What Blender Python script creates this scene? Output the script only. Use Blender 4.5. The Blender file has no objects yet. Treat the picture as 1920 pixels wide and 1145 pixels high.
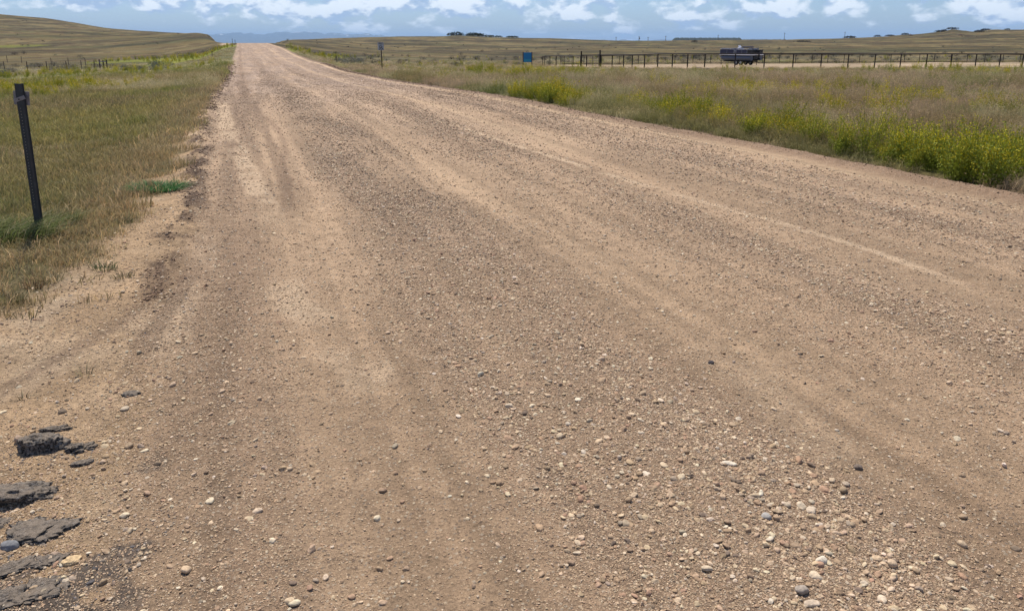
import bpy, bmesh, math, random
import numpy as np
from mathutils import Vector, Matrix, noise as mnoise
R = math.radians
scene = bpy.context.scene
C = scene.collection
rng = np.random.default_rng(7)
random.seed(7)

# ------------------------------------------------------------------ camera
CZ = 1.6                      # eye height
F, CX, CY = 1400.0, 960.0, 425.0
P = math.atan(345 / 1400)
cosP, sinP = math.cos(P), math.sin(P)
cam = bpy.data.objects.new('camera', bpy.data.cameras.new('camera'))
C.objects.link(cam); scene.camera = cam
cam.location = (0, 0, CZ)
cam.rotation_euler = (R(90) - P, 0, 0)
cam.data.sensor_width = 36
cam.data.lens = 36 * F / 1920
cam.data.shift_y = -(572.5 - CY) / 1920
cam.data.clip_start = 0.05
cam.data.clip_end = 120000

# ------------------------------------------------------------------ world, sun, exposure
SUN_EL, SUN_AZ = 63.0, -20.0      # azimuth from +Y, negative = to the left
world = bpy.data.worlds.new('World'); scene.world = world
world.use_nodes = True
wn, wl = world.node_tree.nodes, world.node_tree.links
wn.clear()
def W(t, **k):
    n = wn.new(t)
    for a, b in k.items(): setattr(n, a, b)
    return n
def wm(op, a, b=None, c=None, clamp=False):
    n = wn.new('ShaderNodeMath'); n.operation = op; n.use_clamp = clamp
    for i, v in enumerate((a, b, c)):
        if v is None: continue
        if isinstance(v, (int, float)): n.inputs[i].default_value = v
        else: wl.new(v, n.inputs[i])
    return n.outputs[0]
sky = W('ShaderNodeTexSky', sky_type='NISHITA', sun_disc=False, sun_elevation=R(SUN_EL), sun_rotation=R(SUN_AZ))
sky.air_density = 1.0; sky.dust_density = 0.6; sky.ozone_density = 1.5
SKY_STR = 0.082
tc = W('ShaderNodeTexCoord'); sep = W('ShaderNodeSeparateXYZ'); wl.new(tc.outputs['Generated'], sep.inputs[0])
az = wm('ARCTAN2', sep.outputs[0], sep.outputs[1])
el = wm('MAXIMUM', wm('ARCSINE', sep.outputs[2]), 0.0)
v = wm('POWER', wm('ADD', el, 0.002), 0.62)
def cloudnoise(dv, sx, sv, det, seed, rough=0.53):
    cb = W('ShaderNodeCombineXYZ')
    wl.new(wm('MULTIPLY', az, sx), cb.inputs[0])
    wl.new(wm('MULTIPLY_ADD', v, sv, dv), cb.inputs[1])
    cb.inputs[2].default_value = seed
    n = W('ShaderNodeTexNoise'); n.inputs['Scale'].default_value = 1.0; n.inputs['Distortion'].default_value = .15
    n.inputs['Detail'].default_value = det; n.inputs['Roughness'].default_value = rough
    wl.new(cb.outputs[0], n.inputs['Vector'])
    return n.outputs['Fac']
SX, SV = 25.0, 20.0
n0 = cloudnoise(0.0, SX, SV, 9.0, 3.7)
n1 = cloudnoise(0.40, SX, SV, 6.0, 3.7)        # the same cloud sampled a little higher up
big = cloudnoise(0.0, 4.0, 7.0, 3.0, 11.0)
dens = wm('ADD', n0, wm('MULTIPLY', wm('SUBTRACT', big, 0.5), 0.85))
thr = W('ShaderNodeMapRange'); thr.interpolation_type = 'SMOOTHSTEP'
wl.new(v, thr.inputs[0]); thr.inputs[1].default_value = 0.05; thr.inputs[2].default_value = 0.165
thr.inputs[3].default_value = 0.61; thr.inputs[4].default_value = 0.34
cov = W('ShaderNodeMapRange'); cov.interpolation_type = 'SMOOTHSTEP'
wl.new(wm('SUBTRACT', dens, thr.outputs[0]), cov.inputs[0])
cov.inputs[1].default_value = 0.0; cov.inputs[2].default_value = 0.17
cov.inputs[3].default_value = 0.0; cov.inputs[4].default_value = 0.92
lit = W('ShaderNodeMapRange'); lit.interpolation_type = 'SMOOTHSTEP'
wl.new(wm('SUBTRACT', n0, n1), lit.inputs[0])
lit.inputs[1].default_value = -0.08; lit.inputs[2].default_value = 0.07
cc = W('ShaderNodeMix', data_type='RGBA')  # cloud shading painted in: pale lit tops, blue-grey undersides
wl.new(lit.outputs[0], cc.inputs['Factor'])
cc.inputs['A'].default_value = (0.36, 0.48, 0.67, 1)
cc.inputs['B'].default_value = (0.86, 0.92, 0.98, 1)
bg1 = W('ShaderNodeBackground'); bg1.inputs[1].default_value = SKY_STR
tintm = W('ShaderNodeMix', data_type='RGBA', blend_type='MULTIPLY'); tintm.inputs['Factor'].default_value = 1.0
wl.new(sky.outputs[0], tintm.inputs['A']); tintm.inputs['B'].default_value = (0.74, 0.92, 1.28, 1)
wl.new(tintm.outputs['Result'], bg1.inputs[0])
bg2 = W('ShaderNodeBackground'); bg2.inputs[1].default_value = 1.0
wl.new(cc.outputs['Result'], bg2.inputs[0])
mixb = W('ShaderNodeMixShader'); wo = W('ShaderNodeOutputWorld')
hi = W('ShaderNodeMapRange'); hi.interpolation_type = 'SMOOTHSTEP'; wl.new(el, hi.inputs[0]); hi.inputs[1].default_value = .10; hi.inputs[2].default_value = .5; hi.inputs[3].default_value = 1.0; hi.inputs[4].default_value = 0.06
wl.new(wm('MULTIPLY', cov.outputs[0], hi.outputs[0]), mixb.inputs[0]); wl.new(bg1.outputs[0], mixb.inputs[1]); wl.new(bg2.outputs[0], mixb.inputs[2])
wl.new(mixb.outputs[0], wo.inputs[0])

sl = bpy.data.lights.new('sun', 'SUN'); sl.energy = 5.0; sl.angle = R(0.53); sl.color = (1.0, 0.93, 0.83)
sun = bpy.data.objects.new('sun', sl); C.objects.link(sun)
sd = Vector((math.sin(R(SUN_AZ)) * math.cos(R(SUN_EL)), math.cos(R(SUN_AZ)) * math.cos(R(SUN_EL)), math.sin(R(SUN_EL))))
sun.rotation_euler = sd.to_track_quat('Z', 'Y').to_euler()
scene.view_settings.view_transform = 'Standard'; scene.view_settings.look = 'None'
scene.view_settings.exposure = 0.30; scene.view_settings.gamma = 1.0
scene.cycles.max_bounces = 6; scene.cycles.diffuse_bounces = 3; scene.cycles.transmission_bounces = 4
scene.cycles.transparent_max_bounces = 8; scene.cycles.volume_bounces = 0

# ------------------------------------------------------------------ numpy helpers
def _h(ix, iy, seed):
    h = (ix.astype(np.int64) * 374761393 + iy.astype(np.int64) * 668265263 + seed * 974634777) & 0xffffffff
    h = ((h ^ (h >> 13)) * 1274126177) & 0xffffffff
    h = ((h ^ (h >> 16)) * 2246822519) & 0xffffffff
    return ((h ^ (h >> 15)) & 0xffffff) / float(0xffffff)
def vn(x, y, seed=0):
    ix, iy = np.floor(x), np.floor(y); fx, fy = x - ix, y - iy
    fx = fx * fx * (3 - 2 * fx); fy = fy * fy * (3 - 2 * fy)
    a, b = _h(ix, iy, seed), _h(ix + 1, iy, seed); c, d = _h(ix, iy + 1, seed), _h(ix + 1, iy + 1, seed)
    return (a + (b - a) * fx) * (1 - fy) + (c + (d - c) * fx) * fy
def fbm(x, y, seed=0, o=4, g=0.5):
    r = 0; a = 1; t = 0
    for i in range(o):
        r = r + a * vn(x * 2 ** i + 17.3 * i, y * 2 ** i - 9.1 * i, seed + i); t += a; a *= g
    return r / t                                     # 0..1, mean .5
def ss(a, b, x):
    t = np.clip((x - a) / (b - a), 0, 1); return t * t * (3 - 2 * t)
def gs(x, m, s): return np.exp(-((x - m) / s) ** 2)
def col(*c): return np.array(c, float)
def mixc(a, b, f): f = np.asarray(f)[..., None]; return a * (1 - f) + b * f

# ------------------------------------------------------------------ road line and its rise and fall
def unp(px, py, d):
    X = (px - CX) * d / F; up = (CY - py) * d / F
    return X, d * cosP + up * sinP, CZ + up * cosP - d * sinP
TH = math.atan(510 * cosP / F)
U = np.array([-math.sin(TH), math.cos(TH)]); N = np.array([math.cos(TH), math.sin(TH)])
RD = [(80.2, 444, 501), (91, 443, 536), (102.5, 437.5, 556), (115, 435, 588), (120, 433, 612), (134, 429, 652), (145, 424, 707),
      (155, 419, 755), (167, 411, 840), (195, 397, 1019), (223, 387, 1144), (249, 380, 1300), (288, 369, 1500),
      (327, 360, 1687), (364, 353, 1920)]
rs, rl, rr, rz = [], [], [], []
for py, xl, xr in RD:
    d = F * 8.8 / (xr - xl)
    xa, ya, za = unp(xl, py, d); xb, yb, zb = unp(xr, py, d)
    rs.append((xa * U[0] + ya * U[1] + xb * U[0] + yb * U[1]) / 2)
    rl.append(xa * N[0] + ya * N[1]); rr.append(xb * N[0] + yb * N[1]); rz.append(za)
rs, rl, rr, rz = (np.array(q[::-1]) for q in (rs, rl, rr, rz))
SS = np.linspace(-40, 1200, 6201)
keep = rs > 14
ks = np.concatenate([[-60, 10], rs[keep], [rs[-1] + 30, rs[-1] + 120, rs[-1] + 400, 1500]])
kz = np.concatenate([[0, 0], rz[keep], [rz[-1] - 0.9, rz[-1] - 7, rz[-1] - 26, -60]])
kL = np.concatenate([[-.6, -.6], rl[keep], [rl[-1]] * 4])
kR = np.concatenate([[7.7, 7.7], rr[keep], [rr[-1]] * 4])
def smooth_tab(k, kv, w0):
    vv = np.interp(SS, k, kv); out = vv.copy()
    cs = np.concatenate([[0], np.cumsum(vv)])
    n = len(SS); i = np.arange(n); w = np.clip((SS * w0 / 0.2).astype(int), 3, 120)
    a = np.clip(i - w, 0, n); b = np.clip(i + w + 1, 0, n)
    return (cs[b] - cs[a]) / (b - a)
TZ = smooth_tab(ks, kz, .07); TL = smooth_tab(ks, kL, .15); TR = smooth_tab(ks, kR, .15)

# ------------------------------------------------------------------ open country: heights by bearing and distance
CO = np.array([-900, 0, 100, 200, 300, 380, 425, 450, 500, 540, 600, 700, 850, 1000, 1150, 1300, 1450, 1600, 1700, 1780, 1920, 2800], float)
def zr(*pairs):      # heights given at a few bearings
    c, z = zip(*pairs); return ('z', np.interp(CO, c, z))
def pr(*v): return ('p', np.array(v, float))
TAB = [(0, zr((0, 0), (1, 0))), (5, zr((0, -.02), (960, 0))), (10, zr((0, -.14), (500, -.1), (2000, -.15))),
       (20, zr((0, -.4), (400, -.2), (800, -.15), (1920, -.35))), (40, zr((0, -1.0), (380, -.55), (700, -.5), (1000, -.75), (1920, -.8))),
       (75, zr((0, -1.75), (380, -1.0), (450, -.6), (560, -.75), (700, -1.35), (1000, -1.1), (1300, -.9), (1920, -.95))),
       (105, zr((0, -2.1), (300, -2.0), (425, -.8), (500, -.3), (560, -1.0), (700, -1.6), (1000, -1.6), (1300, -1.4), (1920, -1.15))),
       (125, zr((0, -2.3), (300, -2.2), (425, -.7), (500, -.1), (560, -.9), (700, -1.9), (1000, -2.0), (1300, -1.8), (1920, -1.5))),
       (180, pr(112, 110, 109, 107, 104, 100, 93, 90, 90, 93, 100, 108, 110, 110, 109, 108, 107, 106, 105, 104, 103, 100)),
       (230, pr(100, 96, 96, 95, 88, 80, 77, 83, 84, 82, 90, 100, 103, 104, 103, 102, 101, 100, 99, 98, 96, 94)),
       (280, pr(82, 82, 83, 83, 76, 66.5, 74, 84, 84, 79, 84, 95, 98, 100, 98, 97, 96, 94, 93, 92, 90, 88)),
       (400, pr(60, 55, 58, 63, 65, 62.5, 76, 84, 84, 76, 79, 85, 88, 90, 90, 90, 89, 86, 84, 82, 79, 75)),
       (500, pr(45, 50, 54, 58, 62, 64, 78, 84, 84, 75, 75, 78, 80, 82, 84, 84, 83, 79, 76, 73, 69, 65)),
       (700, pr(10, 25, 34, 52, 61, 66, 80, 84, 84, 77, 72.5, 69.5, 67.3, 71, 75.8, 76, 75.6, 72, 66, 58, 54, 50)),
       (1000, pr(30, 38, 44, 58, 66, 70, 82, 84, 84, 80, 78, 75, 75, 77, 79, 79, 79, 78, 74, 68, 64, 60)),
       (3000, zr((0, -25), (1, -25))), (50000, zr((0, -60), (1, -60)))]
def z_of(py, Y):
    k = (CY - py) / F
    return CZ + Y * (k * cosP - sinP) / (cosP + k * sinP)
YS = np.array([a for a, _ in TAB], float)
GZ = np.array([v[1] if v[0] == 'z' else z_of(v[1], y) for y, v in TAB])
LG = np.linspace(math.log(4), math.log(50004), 700); CG = np.linspace(-900, 2800, 700)
tmp = np.array([np.interp(CG, CO, row) for row in GZ])
DG = np.exp(LG) - 4
GRID = np.array([np.interp(DG, YS, tmp[:, j]) for j in range(700)]).T
def blur(a, n, ax):
    k = np.hanning(n + 2)[1:-1]; k /= k.sum()
    p = [(0, 0), (0, 0)]; p[ax] = (n // 2, n // 2)
    return np.apply_along_axis(lambda q: np.convolve(q, k, 'valid'), ax, np.pad(a, p, 'edge'))
GRID = blur(blur(GRID, 13, 0), 9, 1)
PHM = math.atan((2800 - CX) * cosP / F)
def bearing(X, Y):
    r = np.hypot(X, Y); ph = np.clip(np.arctan2(X, Y), -PHM, PHM)
    return CX + F * np.tan(ph) / cosP, r * np.cos(ph)
def st(X, Y): return X * U[0] + Y * U[1], X * N[0] + Y * N[1]
def road_at(s): return np.interp(s, SS, TL), np.interp(s, SS, TR)
def height(X, Y):
    X = np.asarray(X, float); Y = np.asarray(Y, float)
    c, D = bearing(X, Y)
    i = (np.log(D + 4) - LG[0]) / (LG[1] - LG[0]); j = (c - CG[0]) / (CG[1] - CG[0])
    i = np.clip(i, 0, 698.999); j = np.clip(j, 0, 698.999); i0 = i.astype(int); j0 = j.astype(int); a = i - i0; b = j - j0
    zf = (GRID[i0, j0] * (1 - b) + GRID[i0, j0 + 1] * b) * (1 - a) + (GRID[i0 + 1, j0] * (1 - b) + GRID[i0 + 1, j0 + 1] * b) * a
    zf = zf + (fbm(X / 9, Y / 9, 5, 3) - .5) * .22 * ss(12, 60, D) + (fbm(X / 45, Y / 45, 6, 4) - .5) * 1.6 * ss(130, 400, D)
    zf = zf + ss(520, 690, D) * ss(900, 720, D) * (1.5 * gs(c, 1783, 13) - .9 * gs(c, 1822, 12) + .7 * gs(c, 1865, 18) + .8 * gs(c, 1690, 20) + 1.0 * gs(c, 858, 16) + .8 * gs(c, 890, 16) + .5 * gs(c, 395, 16))
    s, t = st(X, Y); tl, tr = road_at(s)
    zr_ = np.interp(s, SS, TZ)
    out = np.maximum(tl - t, t - tr)
    w = ss(0.0, 1, (out) / (2.2 + .03 * np.maximum(s, 0)))
    w = np.where(s < -15, np.maximum(w, ss(-15, -40, s)), w)
    z = zr_ * (1 - w) + zf * w
    near = ss(60, 25, np.hypot(X, Y))
    wob = (fbm(s / 6, t * 0 + 2, 31, 3) - .5) * .4
    tt = t + wob
    prof = (.035 * gs(tt, 1.45, .38) - .022 * gs(tt, .35, .35) - .018 * gs(tt, 2.35, .4) + .02 * gs(tt, 3.6, .4)
            - .022 * gs(tt, 4.75, .35) + .022 * gs(tt, 6.0, .6) - .015 * gs(tt, 7.3, .2))
    inside = ss(.3, -.2, out)
    z = z + prof * inside * near
    # grader lip along the left edge, soft bank along the right edge
    z = z + near * (.05 * gs(t, tl - .05, .16) * ss(4, 8, s) * (.5 + fbm(s * 2.2, t * 2, 44, 3)))
    z = z + near * (.05 * gs(t, tr - .05, .12) - .05 * gs(t, tr + .3, .2))
    # tyre ruts in the sandy shoulder on the left
    sh = near * ss(9, 5, s)
    z = z + sh * (-.03 * gs(t + .12 * s, -.75, .16) - .03 * gs(t + .12 * s, -1.15, .12) + .02 * gs(t + .12 * s, -.95, .1))
    z = z + near * ((fbm(X * 1.7, Y * 1.7, 8, 3) - .5) * .035 + (fbm(X * 9, Y * 9, 9, 3) - .5) * .012)
    return z
def ground(px, py):
    """world point where the sight line through a spot of the photograph meets the terrain"""
    X = (px - CX) / F; up = (CY - py) / F
    dx, dy, dz = X, cosP + up * sinP, up * cosP - sinP
    d = np.exp(np.linspace(math.log(1.2), math.log(3000), 1600))
    g = (CZ + dz * d) - height(dx * d, dy * d)
    k = np.argmax(g < 0)
    if g[k] >= 0: k = len(d) - 1
    d0, d1 = d[max(k - 1, 0)], d[k]; g0, g1 = g[max(k - 1, 0)], g[k]
    dd = d0 + (d1 - d0) * g0 / (g0 - g1 + 1e-9)
    return np.array([dx * dd, dy * dd, float(height(dx * dd, dy * dd))])
def at(px, Y):
    """ground point on bearing px, Y metres ahead"""
    z = 0.0
    for _ in range(4):
        d = Y * cosP - (z - CZ) * sinP; X = (px - CX) * d / F; z = float(height(X, Y))
    return np.array([X, Y, z])

# where the grass begins beside the left edge
be = [(0, 548), (60, 520), (130, 480), (200, 445), (250, 400), (300, 350), (335, 300), (362, 250), (383, 200), (405, 160), (420, 130), (431, 110)]
bes, bet = [], []
for q in be:
    g = ground(*q); a, b = st(g[0], g[1]); bes.append(float(a)); bet.append(float(b))
bes = np.array([-30, 0, 3] + bes + [400]); bet = np.array([-14, -6, -3] + bet + [bet[-1]])
def bare_left(s, t):
    e = np.interp(s, bes, bet) + (fbm(s * 1.3, t * 1.3, 61, 4) - .5) * 1.3 * ss(40, 8, s)
    return ss(-.25, .25, t - e) * ss(4.5, 3.5, t)
PATCH = []            # yellow-green weeds: bearing / row in the photograph turned into ground ellipses
for cx, cy, rx, ry, a in [(1010, 144, 130, 7, 1), (890, 138, 50, 3, .7), (1040, 196, 75, 12, 1), (1165, 206, 30, 9, .8), (1250, 222, 50, 13, 1), (1330, 234, 55, 16, 1), (1400, 250, 55, 14, 1), (1470, 258, 60, 12, .8), (1350, 190, 90, 8, .4), (1600, 220, 90, 12, .5),
                      (1480, 178, 120, 11, .75), (1280, 168, 60, 7, .6), (1560, 170, 60, 7, .6), (1815, 212, 65, 20, .9), (1700, 186, 80, 8, .5), (1640, 138, 45, 3, .6),
                      (1760, 134, 90, 3.5, .7), (1900, 142, 60, 6, .6), (1540, 274, 95, 20, 1.3), (1650, 294, 95, 24, 1.3), (1760, 315, 105, 28, 1.3), (1870, 328, 110, 34, 1.3), (2100, 330, 200, 40, .9),
                      (80, 176, 150, 10, .8), (-150, 180, 160, 12, .8), (385, 104, 42, 7, 1.2), (300, 112, 80, 4, .8), (215, 116, 40, 3, .7), (120, 140, 120, 5, .45), (20, 87, 60, 3, .6),
                      (600, 107, 45, 4, .8), (1320, 143, 100, 3, .3), (250, 140, 80, 6, .35), (420, 120, 10, 8, .5)]:
    c0 = ground(cx, cy); a0 = ground(cx, cy - ry); b0 = ground(cx, cy + ry)
    PATCH.append((c0[0], (a0[1] + b0[1]) / 2, rx * c0[1] / F, max(.6, (a0[1] - b0[1]) / 2), a))
def green(X, Y):
    g = np.zeros_like(X)
    nz = fbm(X / 2.2, Y / 2.2, 71, 4)
    for cx, cy, rx, ry, a in PATCH:
        q = ((X - cx) / rx) ** 2 + ((Y - cy) / ry) ** 2
        g = np.maximum(g, a * ss(1.35, .55, q + (nz - .5) * 1.6))
    return g
FF = [(1017, 104), (1089, 88), (1124, 87), (1147, 86), (1232, 76), (1320, 73), (1377, 72.5), (1639, 77), (1915, 82), (2300, 92), (2800, 100)]
ffc, ffy = np.array([a for a, _ in FF], float), np.array([b for _, b in FF], float)
def lotmask(X, Y):
    c, D = bearing(X, Y)
    n = fbm(X / 3, Y / 1.6, 81, 4) - .5
    lot = ss(995, 1030, c + n * 40) * ss(-1.2, .8, Y - np.interp(c, ffc, ffy) + n * 5) * ss(122, 117, Y + n * 8)
    track = ss(595, 615, c) * ss(1080, 1040, c) * gs(Y, np.interp(c, [600, 700, 850, 1040], [88, 87, 88, 89]) + n * 3, 1.7)
    t2 = .75 * ss(560, 620, c) * ss(1000, 850, c) * gs(Y, 97 + n * 6, 1.6)
    return np.clip(np.maximum(lot * (.75 + n), np.maximum(track * 1.3, t2)), 0, 1)

STROKES = []
for pts_, w_, a_, k_ in [
    ([(455, 150), (470, 200), (505, 265), (532, 330), (542, 385), (530, 430)], .06, .6, 'd'),
    ([(432, 160), (440, 215), (470, 262), (500, 330), (512, 400)], .04, .35, 'd'),
    ([(432, 250), (425, 330), (415, 450), (405, 560), (385, 680), (350, 820), (310, 960), (270, 1145)], .075, .6, 't'),
    ([(388, 330), (384, 420), (376, 520), (350, 660), (300, 850), (235, 1100)], .045, .55, 't'), ([(448, 400), (444, 520), (430, 700), (395, 900)], .05, .35, 't'),
    ([(380, 470), (340, 545), (285, 620), (245, 700), (232, 765)], .05, .75, 'd'),
    ([(345, 500), (270, 575), (150, 650), (30, 715), (-120, 790)], .045, .7, 'd'),
        ([(410, 190), (432, 260), (465, 320), (495, 380), (515, 430)], .10, .9, 'l'),
    ([(430, 180), (466, 160)], .05, .8, 'l'),
    ([(530, 515), (560, 580), (620, 615)], .13, .9, 'l'), ([(600, 640), (690, 690), (690, 750)], .11, .8, 'l'), ([(640, 850), (700, 880)], .10, .5, 'l'),
    ([(368, 520), (325, 600), (305, 690)], .10, .8, 'l'), ([(395, 420), (380, 520)], .07, .6, 'l'),
    ([(330, 545), (230, 625), (80, 700), (-80, 775)], .10, .7, 'l'), ([(280, 690), (180, 760), (60, 860)], .12, .4, 'l'),
    ([(800, 222), (870, 240), (1000, 283), (1200, 345), (1400, 402), (1650, 475), (1900, 572)], .05, 1.0, 'l'),
    ([(1250, 620), (1400, 700), (1560, 850), (1640, 960)], .13, .35, 'l'), ([(1450, 470), (1700, 560)], .12, .3, 'l')]:
    STROKES.append((np.array([ground(*q)[:2] for q in pts_]), w_, a_, k_))
def strokes(X, Y):
    D_, L_, T_ = np.zeros_like(X), np.zeros_like(X), np.zeros_like(X)
    nz = fbm(X * 2.2, Y * 2.2, 140, 4)
    for pl_, w_, a_, k_ in STROKES:
        m = (X > pl_[:, 0].min() - 1) & (X < pl_[:, 0].max() + 1) & (Y > pl_[:, 1].min() - 1) & (Y < pl_[:, 1].max() + 1)
        if not m.any(): continue
        x, y = X[m], Y[m]; best = np.full(x.shape, 9.0); arc = np.zeros_like(x); acc = 0
        for p, q in zip(pl_[:-1], pl_[1:]):
            dd = q - p; ll = np.hypot(*dd); u = np.clip(((x - p[0]) * dd[0] + (y - p[1]) * dd[1]) / ll ** 2, 0, 1)
            e = np.hypot(x - p[0] - u * dd[0], y - p[1] - u * dd[1]); c_ = e < best
            arc = np.where(c_, acc + u * ll, arc); best = np.where(c_, e, best); acc += ll
        wv = w_ * (1 + .05 * y); f = a_ * ss(1.25, .7, best / wv + (nz[m] - .5) * 1.5) * ss(-.02, min(1.2, acc * .3), arc) * ss(acc + .02, acc - min(1.2, acc * .3), arc)
        if k_ == 'l': L_[m] = np.maximum(L_[m], f * ss(.25, .55, nz[m]))
        elif k_ == 'd': D_[m] = np.maximum(D_[m], f)
        else:
            T_[m] = np.maximum(T_[m], f); D_[m] = np.maximum(D_[m], f * (.25 + .75 * ss(-.35, .35, np.sin(arc * 56 + 18 * best))))
    return D_, L_, T_
def coarse_field(s, t):
    """how stony the road surface is, 0..1"""
    w = (fbm(s / 4.5, t * 0 + 3, 21, 3) - .5) * .7
    u = t + w
    g = .34 + .75 * gs(u, 1.4, .45) + .32 * gs(u, 3.5, .5) + .40 * gs(u, 6.0, .8) - .12 * gs(u, .4, .35) - .15 * gs(u, 2.3, .35) - .17 * gs(u, 4.75, .3) - .5 * ss(7.0, 7.5, u)
    br = fbm(s * .55, t * 1.6, 22, 4)
    return np.clip(g * (.15 + 1.7 * br) * (.4 + 1.2 * fbm(s * .12, t * 3.2, 23, 4)), 0.0, 1.2)

def paint(X, Y):
    s, t = st(X, Y); tl, tr = road_at(s); c, D = bearing(X, Y)
    r = np.hypot(X, Y)
    # ---- road
    co = coarse_field(s, t)
    w = (fbm(s / 4.5, t * 0 + 3, 21, 3) - .5) * .5; u = t + w
    dirt = mixc(col(.385, .265, .162), col(.285, .208, .152), ss(6, 40, s))
    dirt = mixc(dirt, col(.40, .275, .168), np.clip(1.6 * (fbm(s * .35, t * .9, 24, 4) - .45), 0, 1))
    dirt = mixc(dirt, col(.27, .18, .108), np.clip(2.2 * (fbm(s * .22 + 9, t * 1.1, 25, 4) - .5), 0, 1))
    dirt = mixc(dirt, col(.250, .175, .120), np.clip(co * .6, 0, 1))
    br = ss(.42, .62, fbm(s * .4, t * 3, 26, 4))
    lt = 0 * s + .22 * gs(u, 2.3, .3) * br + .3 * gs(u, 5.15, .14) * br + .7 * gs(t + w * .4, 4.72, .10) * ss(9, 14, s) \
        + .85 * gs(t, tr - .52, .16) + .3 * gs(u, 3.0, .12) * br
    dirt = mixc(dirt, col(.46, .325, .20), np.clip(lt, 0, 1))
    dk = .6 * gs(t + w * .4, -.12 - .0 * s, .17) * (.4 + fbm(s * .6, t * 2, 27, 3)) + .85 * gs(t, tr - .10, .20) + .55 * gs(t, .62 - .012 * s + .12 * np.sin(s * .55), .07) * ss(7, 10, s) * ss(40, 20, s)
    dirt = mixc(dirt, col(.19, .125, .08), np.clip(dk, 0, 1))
    strk = fbm(s * .10, t * 9, 47, 4); strk2 = fbm(s * .35 + 5, t * 3.3, 48, 4)
    dirt = dirt * (.80 + .42 * ss(.25, .75, strk * .5 + strk2 * .5))[..., None]
    sD, sL, sT = strokes(X, Y)
    # tyre marks on the left lane: fine cleat pattern
    cle = (.5 + .5 * np.sin(s * 42)) * gs(t + w * .3, -.05, .13) * ss(14, 6, r)
    dirt = mixc(dirt, col(.2, .14, .09), cle * .25)
    # ---- bare verge
    sand = mixc(col(.41, .28, .162), col(.30, .205, .118), np.clip(2 * (fbm(X * 1.3, Y * 1.3, 28, 4) - .42), 0, 1))
    sand = mixc(sand, col(.46, .345, .225), np.clip(2.5 * (fbm(X * 2.1, Y * 2.1, 29, 4) - .55), 0, 1))
    # ---- grassland
    m = np.maximum(ss(10, 120, D), 0)
    k1 = fbm(X / 60, Y / 24, 33, 4); k2 = fbm(X / 14, Y / 7, 34, 5); k3 = fbm(X / 3.3, Y / 3.3, 35, 3)
    k4 = fbm(X / 120, Y / 26, 37, 3)
    g = mixc(col(.098, .073, .031), col(.055, .049, .018), ss(.38, .60, k1 * .6 + k2 * .4))
    g = mixc(g, col(.070, .046, .022), ss(.47, .55, k2 * .55 + k4 * .45))
    g = mixc(g, col(.150, .116, .058), .8 * ss(.50, .58, k3 * .3 + k2 * .3 + k4 * .4))
    g = mixc(g, col(.10, .10, .05), .5 * ss(.5, .75, fbm(X / 5, Y / 5, 36, 4)) * ss(60, 150, D))
    left = ss(470, 430, c)
    g = mixc(g, col(.105, .115, .045), .55 * left * ss(20, 45, D) * ss(170, 120, D) * ss(150, 330, c))
    g = mixc(g, col(.155, .14, .062), .5 * left * ss(30, 15, D))
    sage = ss(1, 0, np.abs(D - 150) / 42) * ss(560, 640, c)
    g = mixc(g, col(.15, .15, .105), .5 * sage * ss(.4, .6, k2))
    sage = ss(1, 0, np.abs(D - 112) / 20) * ss(260, 180, c)
    g = mixc(g, col(.16, .15, .12), .6 * sage * ss(.35, .6, k2))
    g = g * (1 + ss(90, 200, D) * (.55 * ss(.40, .60, fbm(X / 15, Y / 24, 38, 5)) + .25 * ss(.4, .6, fbm(X / 6, Y / 9, 39, 4)) - .48))[..., None] * mixc(col(1, 1, 1), col(.93, .9, .74), ss(60, 160, D))
    gr = green(X, Y)
    g = mixc(g, (.45 + .55 * ss(18, 50, D))[..., None] * mixc(col(.12, .14, .018), col(.20, .20, .02), k3), np.clip(gr * .9, 0, 1))
    bare = bare_left(s, t) * ss(90, 40, s)
    nearR = ss(.8, .15, t - tr) * ss(120, 60, s) * (t > tr - 1)
    g = mixc(g, sand, bare)
    g = mixc(g, col(.17, .115, .07), nearR * .9)
    lot = lotmask(X, Y)
    g = mixc(g, mixc(col(.40, .30, .195), col(.30, .22, .14), ss(.4, .6, k3)), lot)
    cut = gs(c, 422, 9) * gs(D, 205, 16)
    g = mixc(g, col(.42, .31, .22), np.clip(1.4 * cut, 0, 1) * ss(.35, .5, k3))
    e = (fbm(s * 1.2, t * 0 + 5, 52, 3) - .5) * .35
    onroad = ss(-.10, .10, np.minimum(t - tl + e, tr + .05 - t - e * .9)) * ss(700, 400, s)
    # broken asphalt at the mouth of the side drive
    asp = ss(.60, .68, fbm(X * 5 + 3, Y * 5, 55, 4) + .30 * gs(X, -1.75, .45) * gs(Y, 1.75, .5) - .08) * ss(-.95, -1.2, X) * ss(2.9, 2.4, Y)
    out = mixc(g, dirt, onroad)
    mid = ss(5.5, 4, s) * ss(-.1, -1.0, t)
    out = mixc(out, sand * .93, mid * .7)
    near_ = ss(30, 20, r)
    out = mixc(out, col(.50, .365, .235), np.clip(sL * near_ * .9, 0, 1)); out = mixc(out, col(.165, .108, .068), np.clip(sD * .8, 0, 1))
    # dark crumbly lip on the left edge
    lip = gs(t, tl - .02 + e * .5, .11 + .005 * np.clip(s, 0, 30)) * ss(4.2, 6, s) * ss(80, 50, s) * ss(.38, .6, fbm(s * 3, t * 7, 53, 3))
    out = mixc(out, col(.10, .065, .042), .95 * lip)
    out = mixc(out, col(.075, .066, .06), asp * .8)
    return out, onroad, lot, bare, gr

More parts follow.
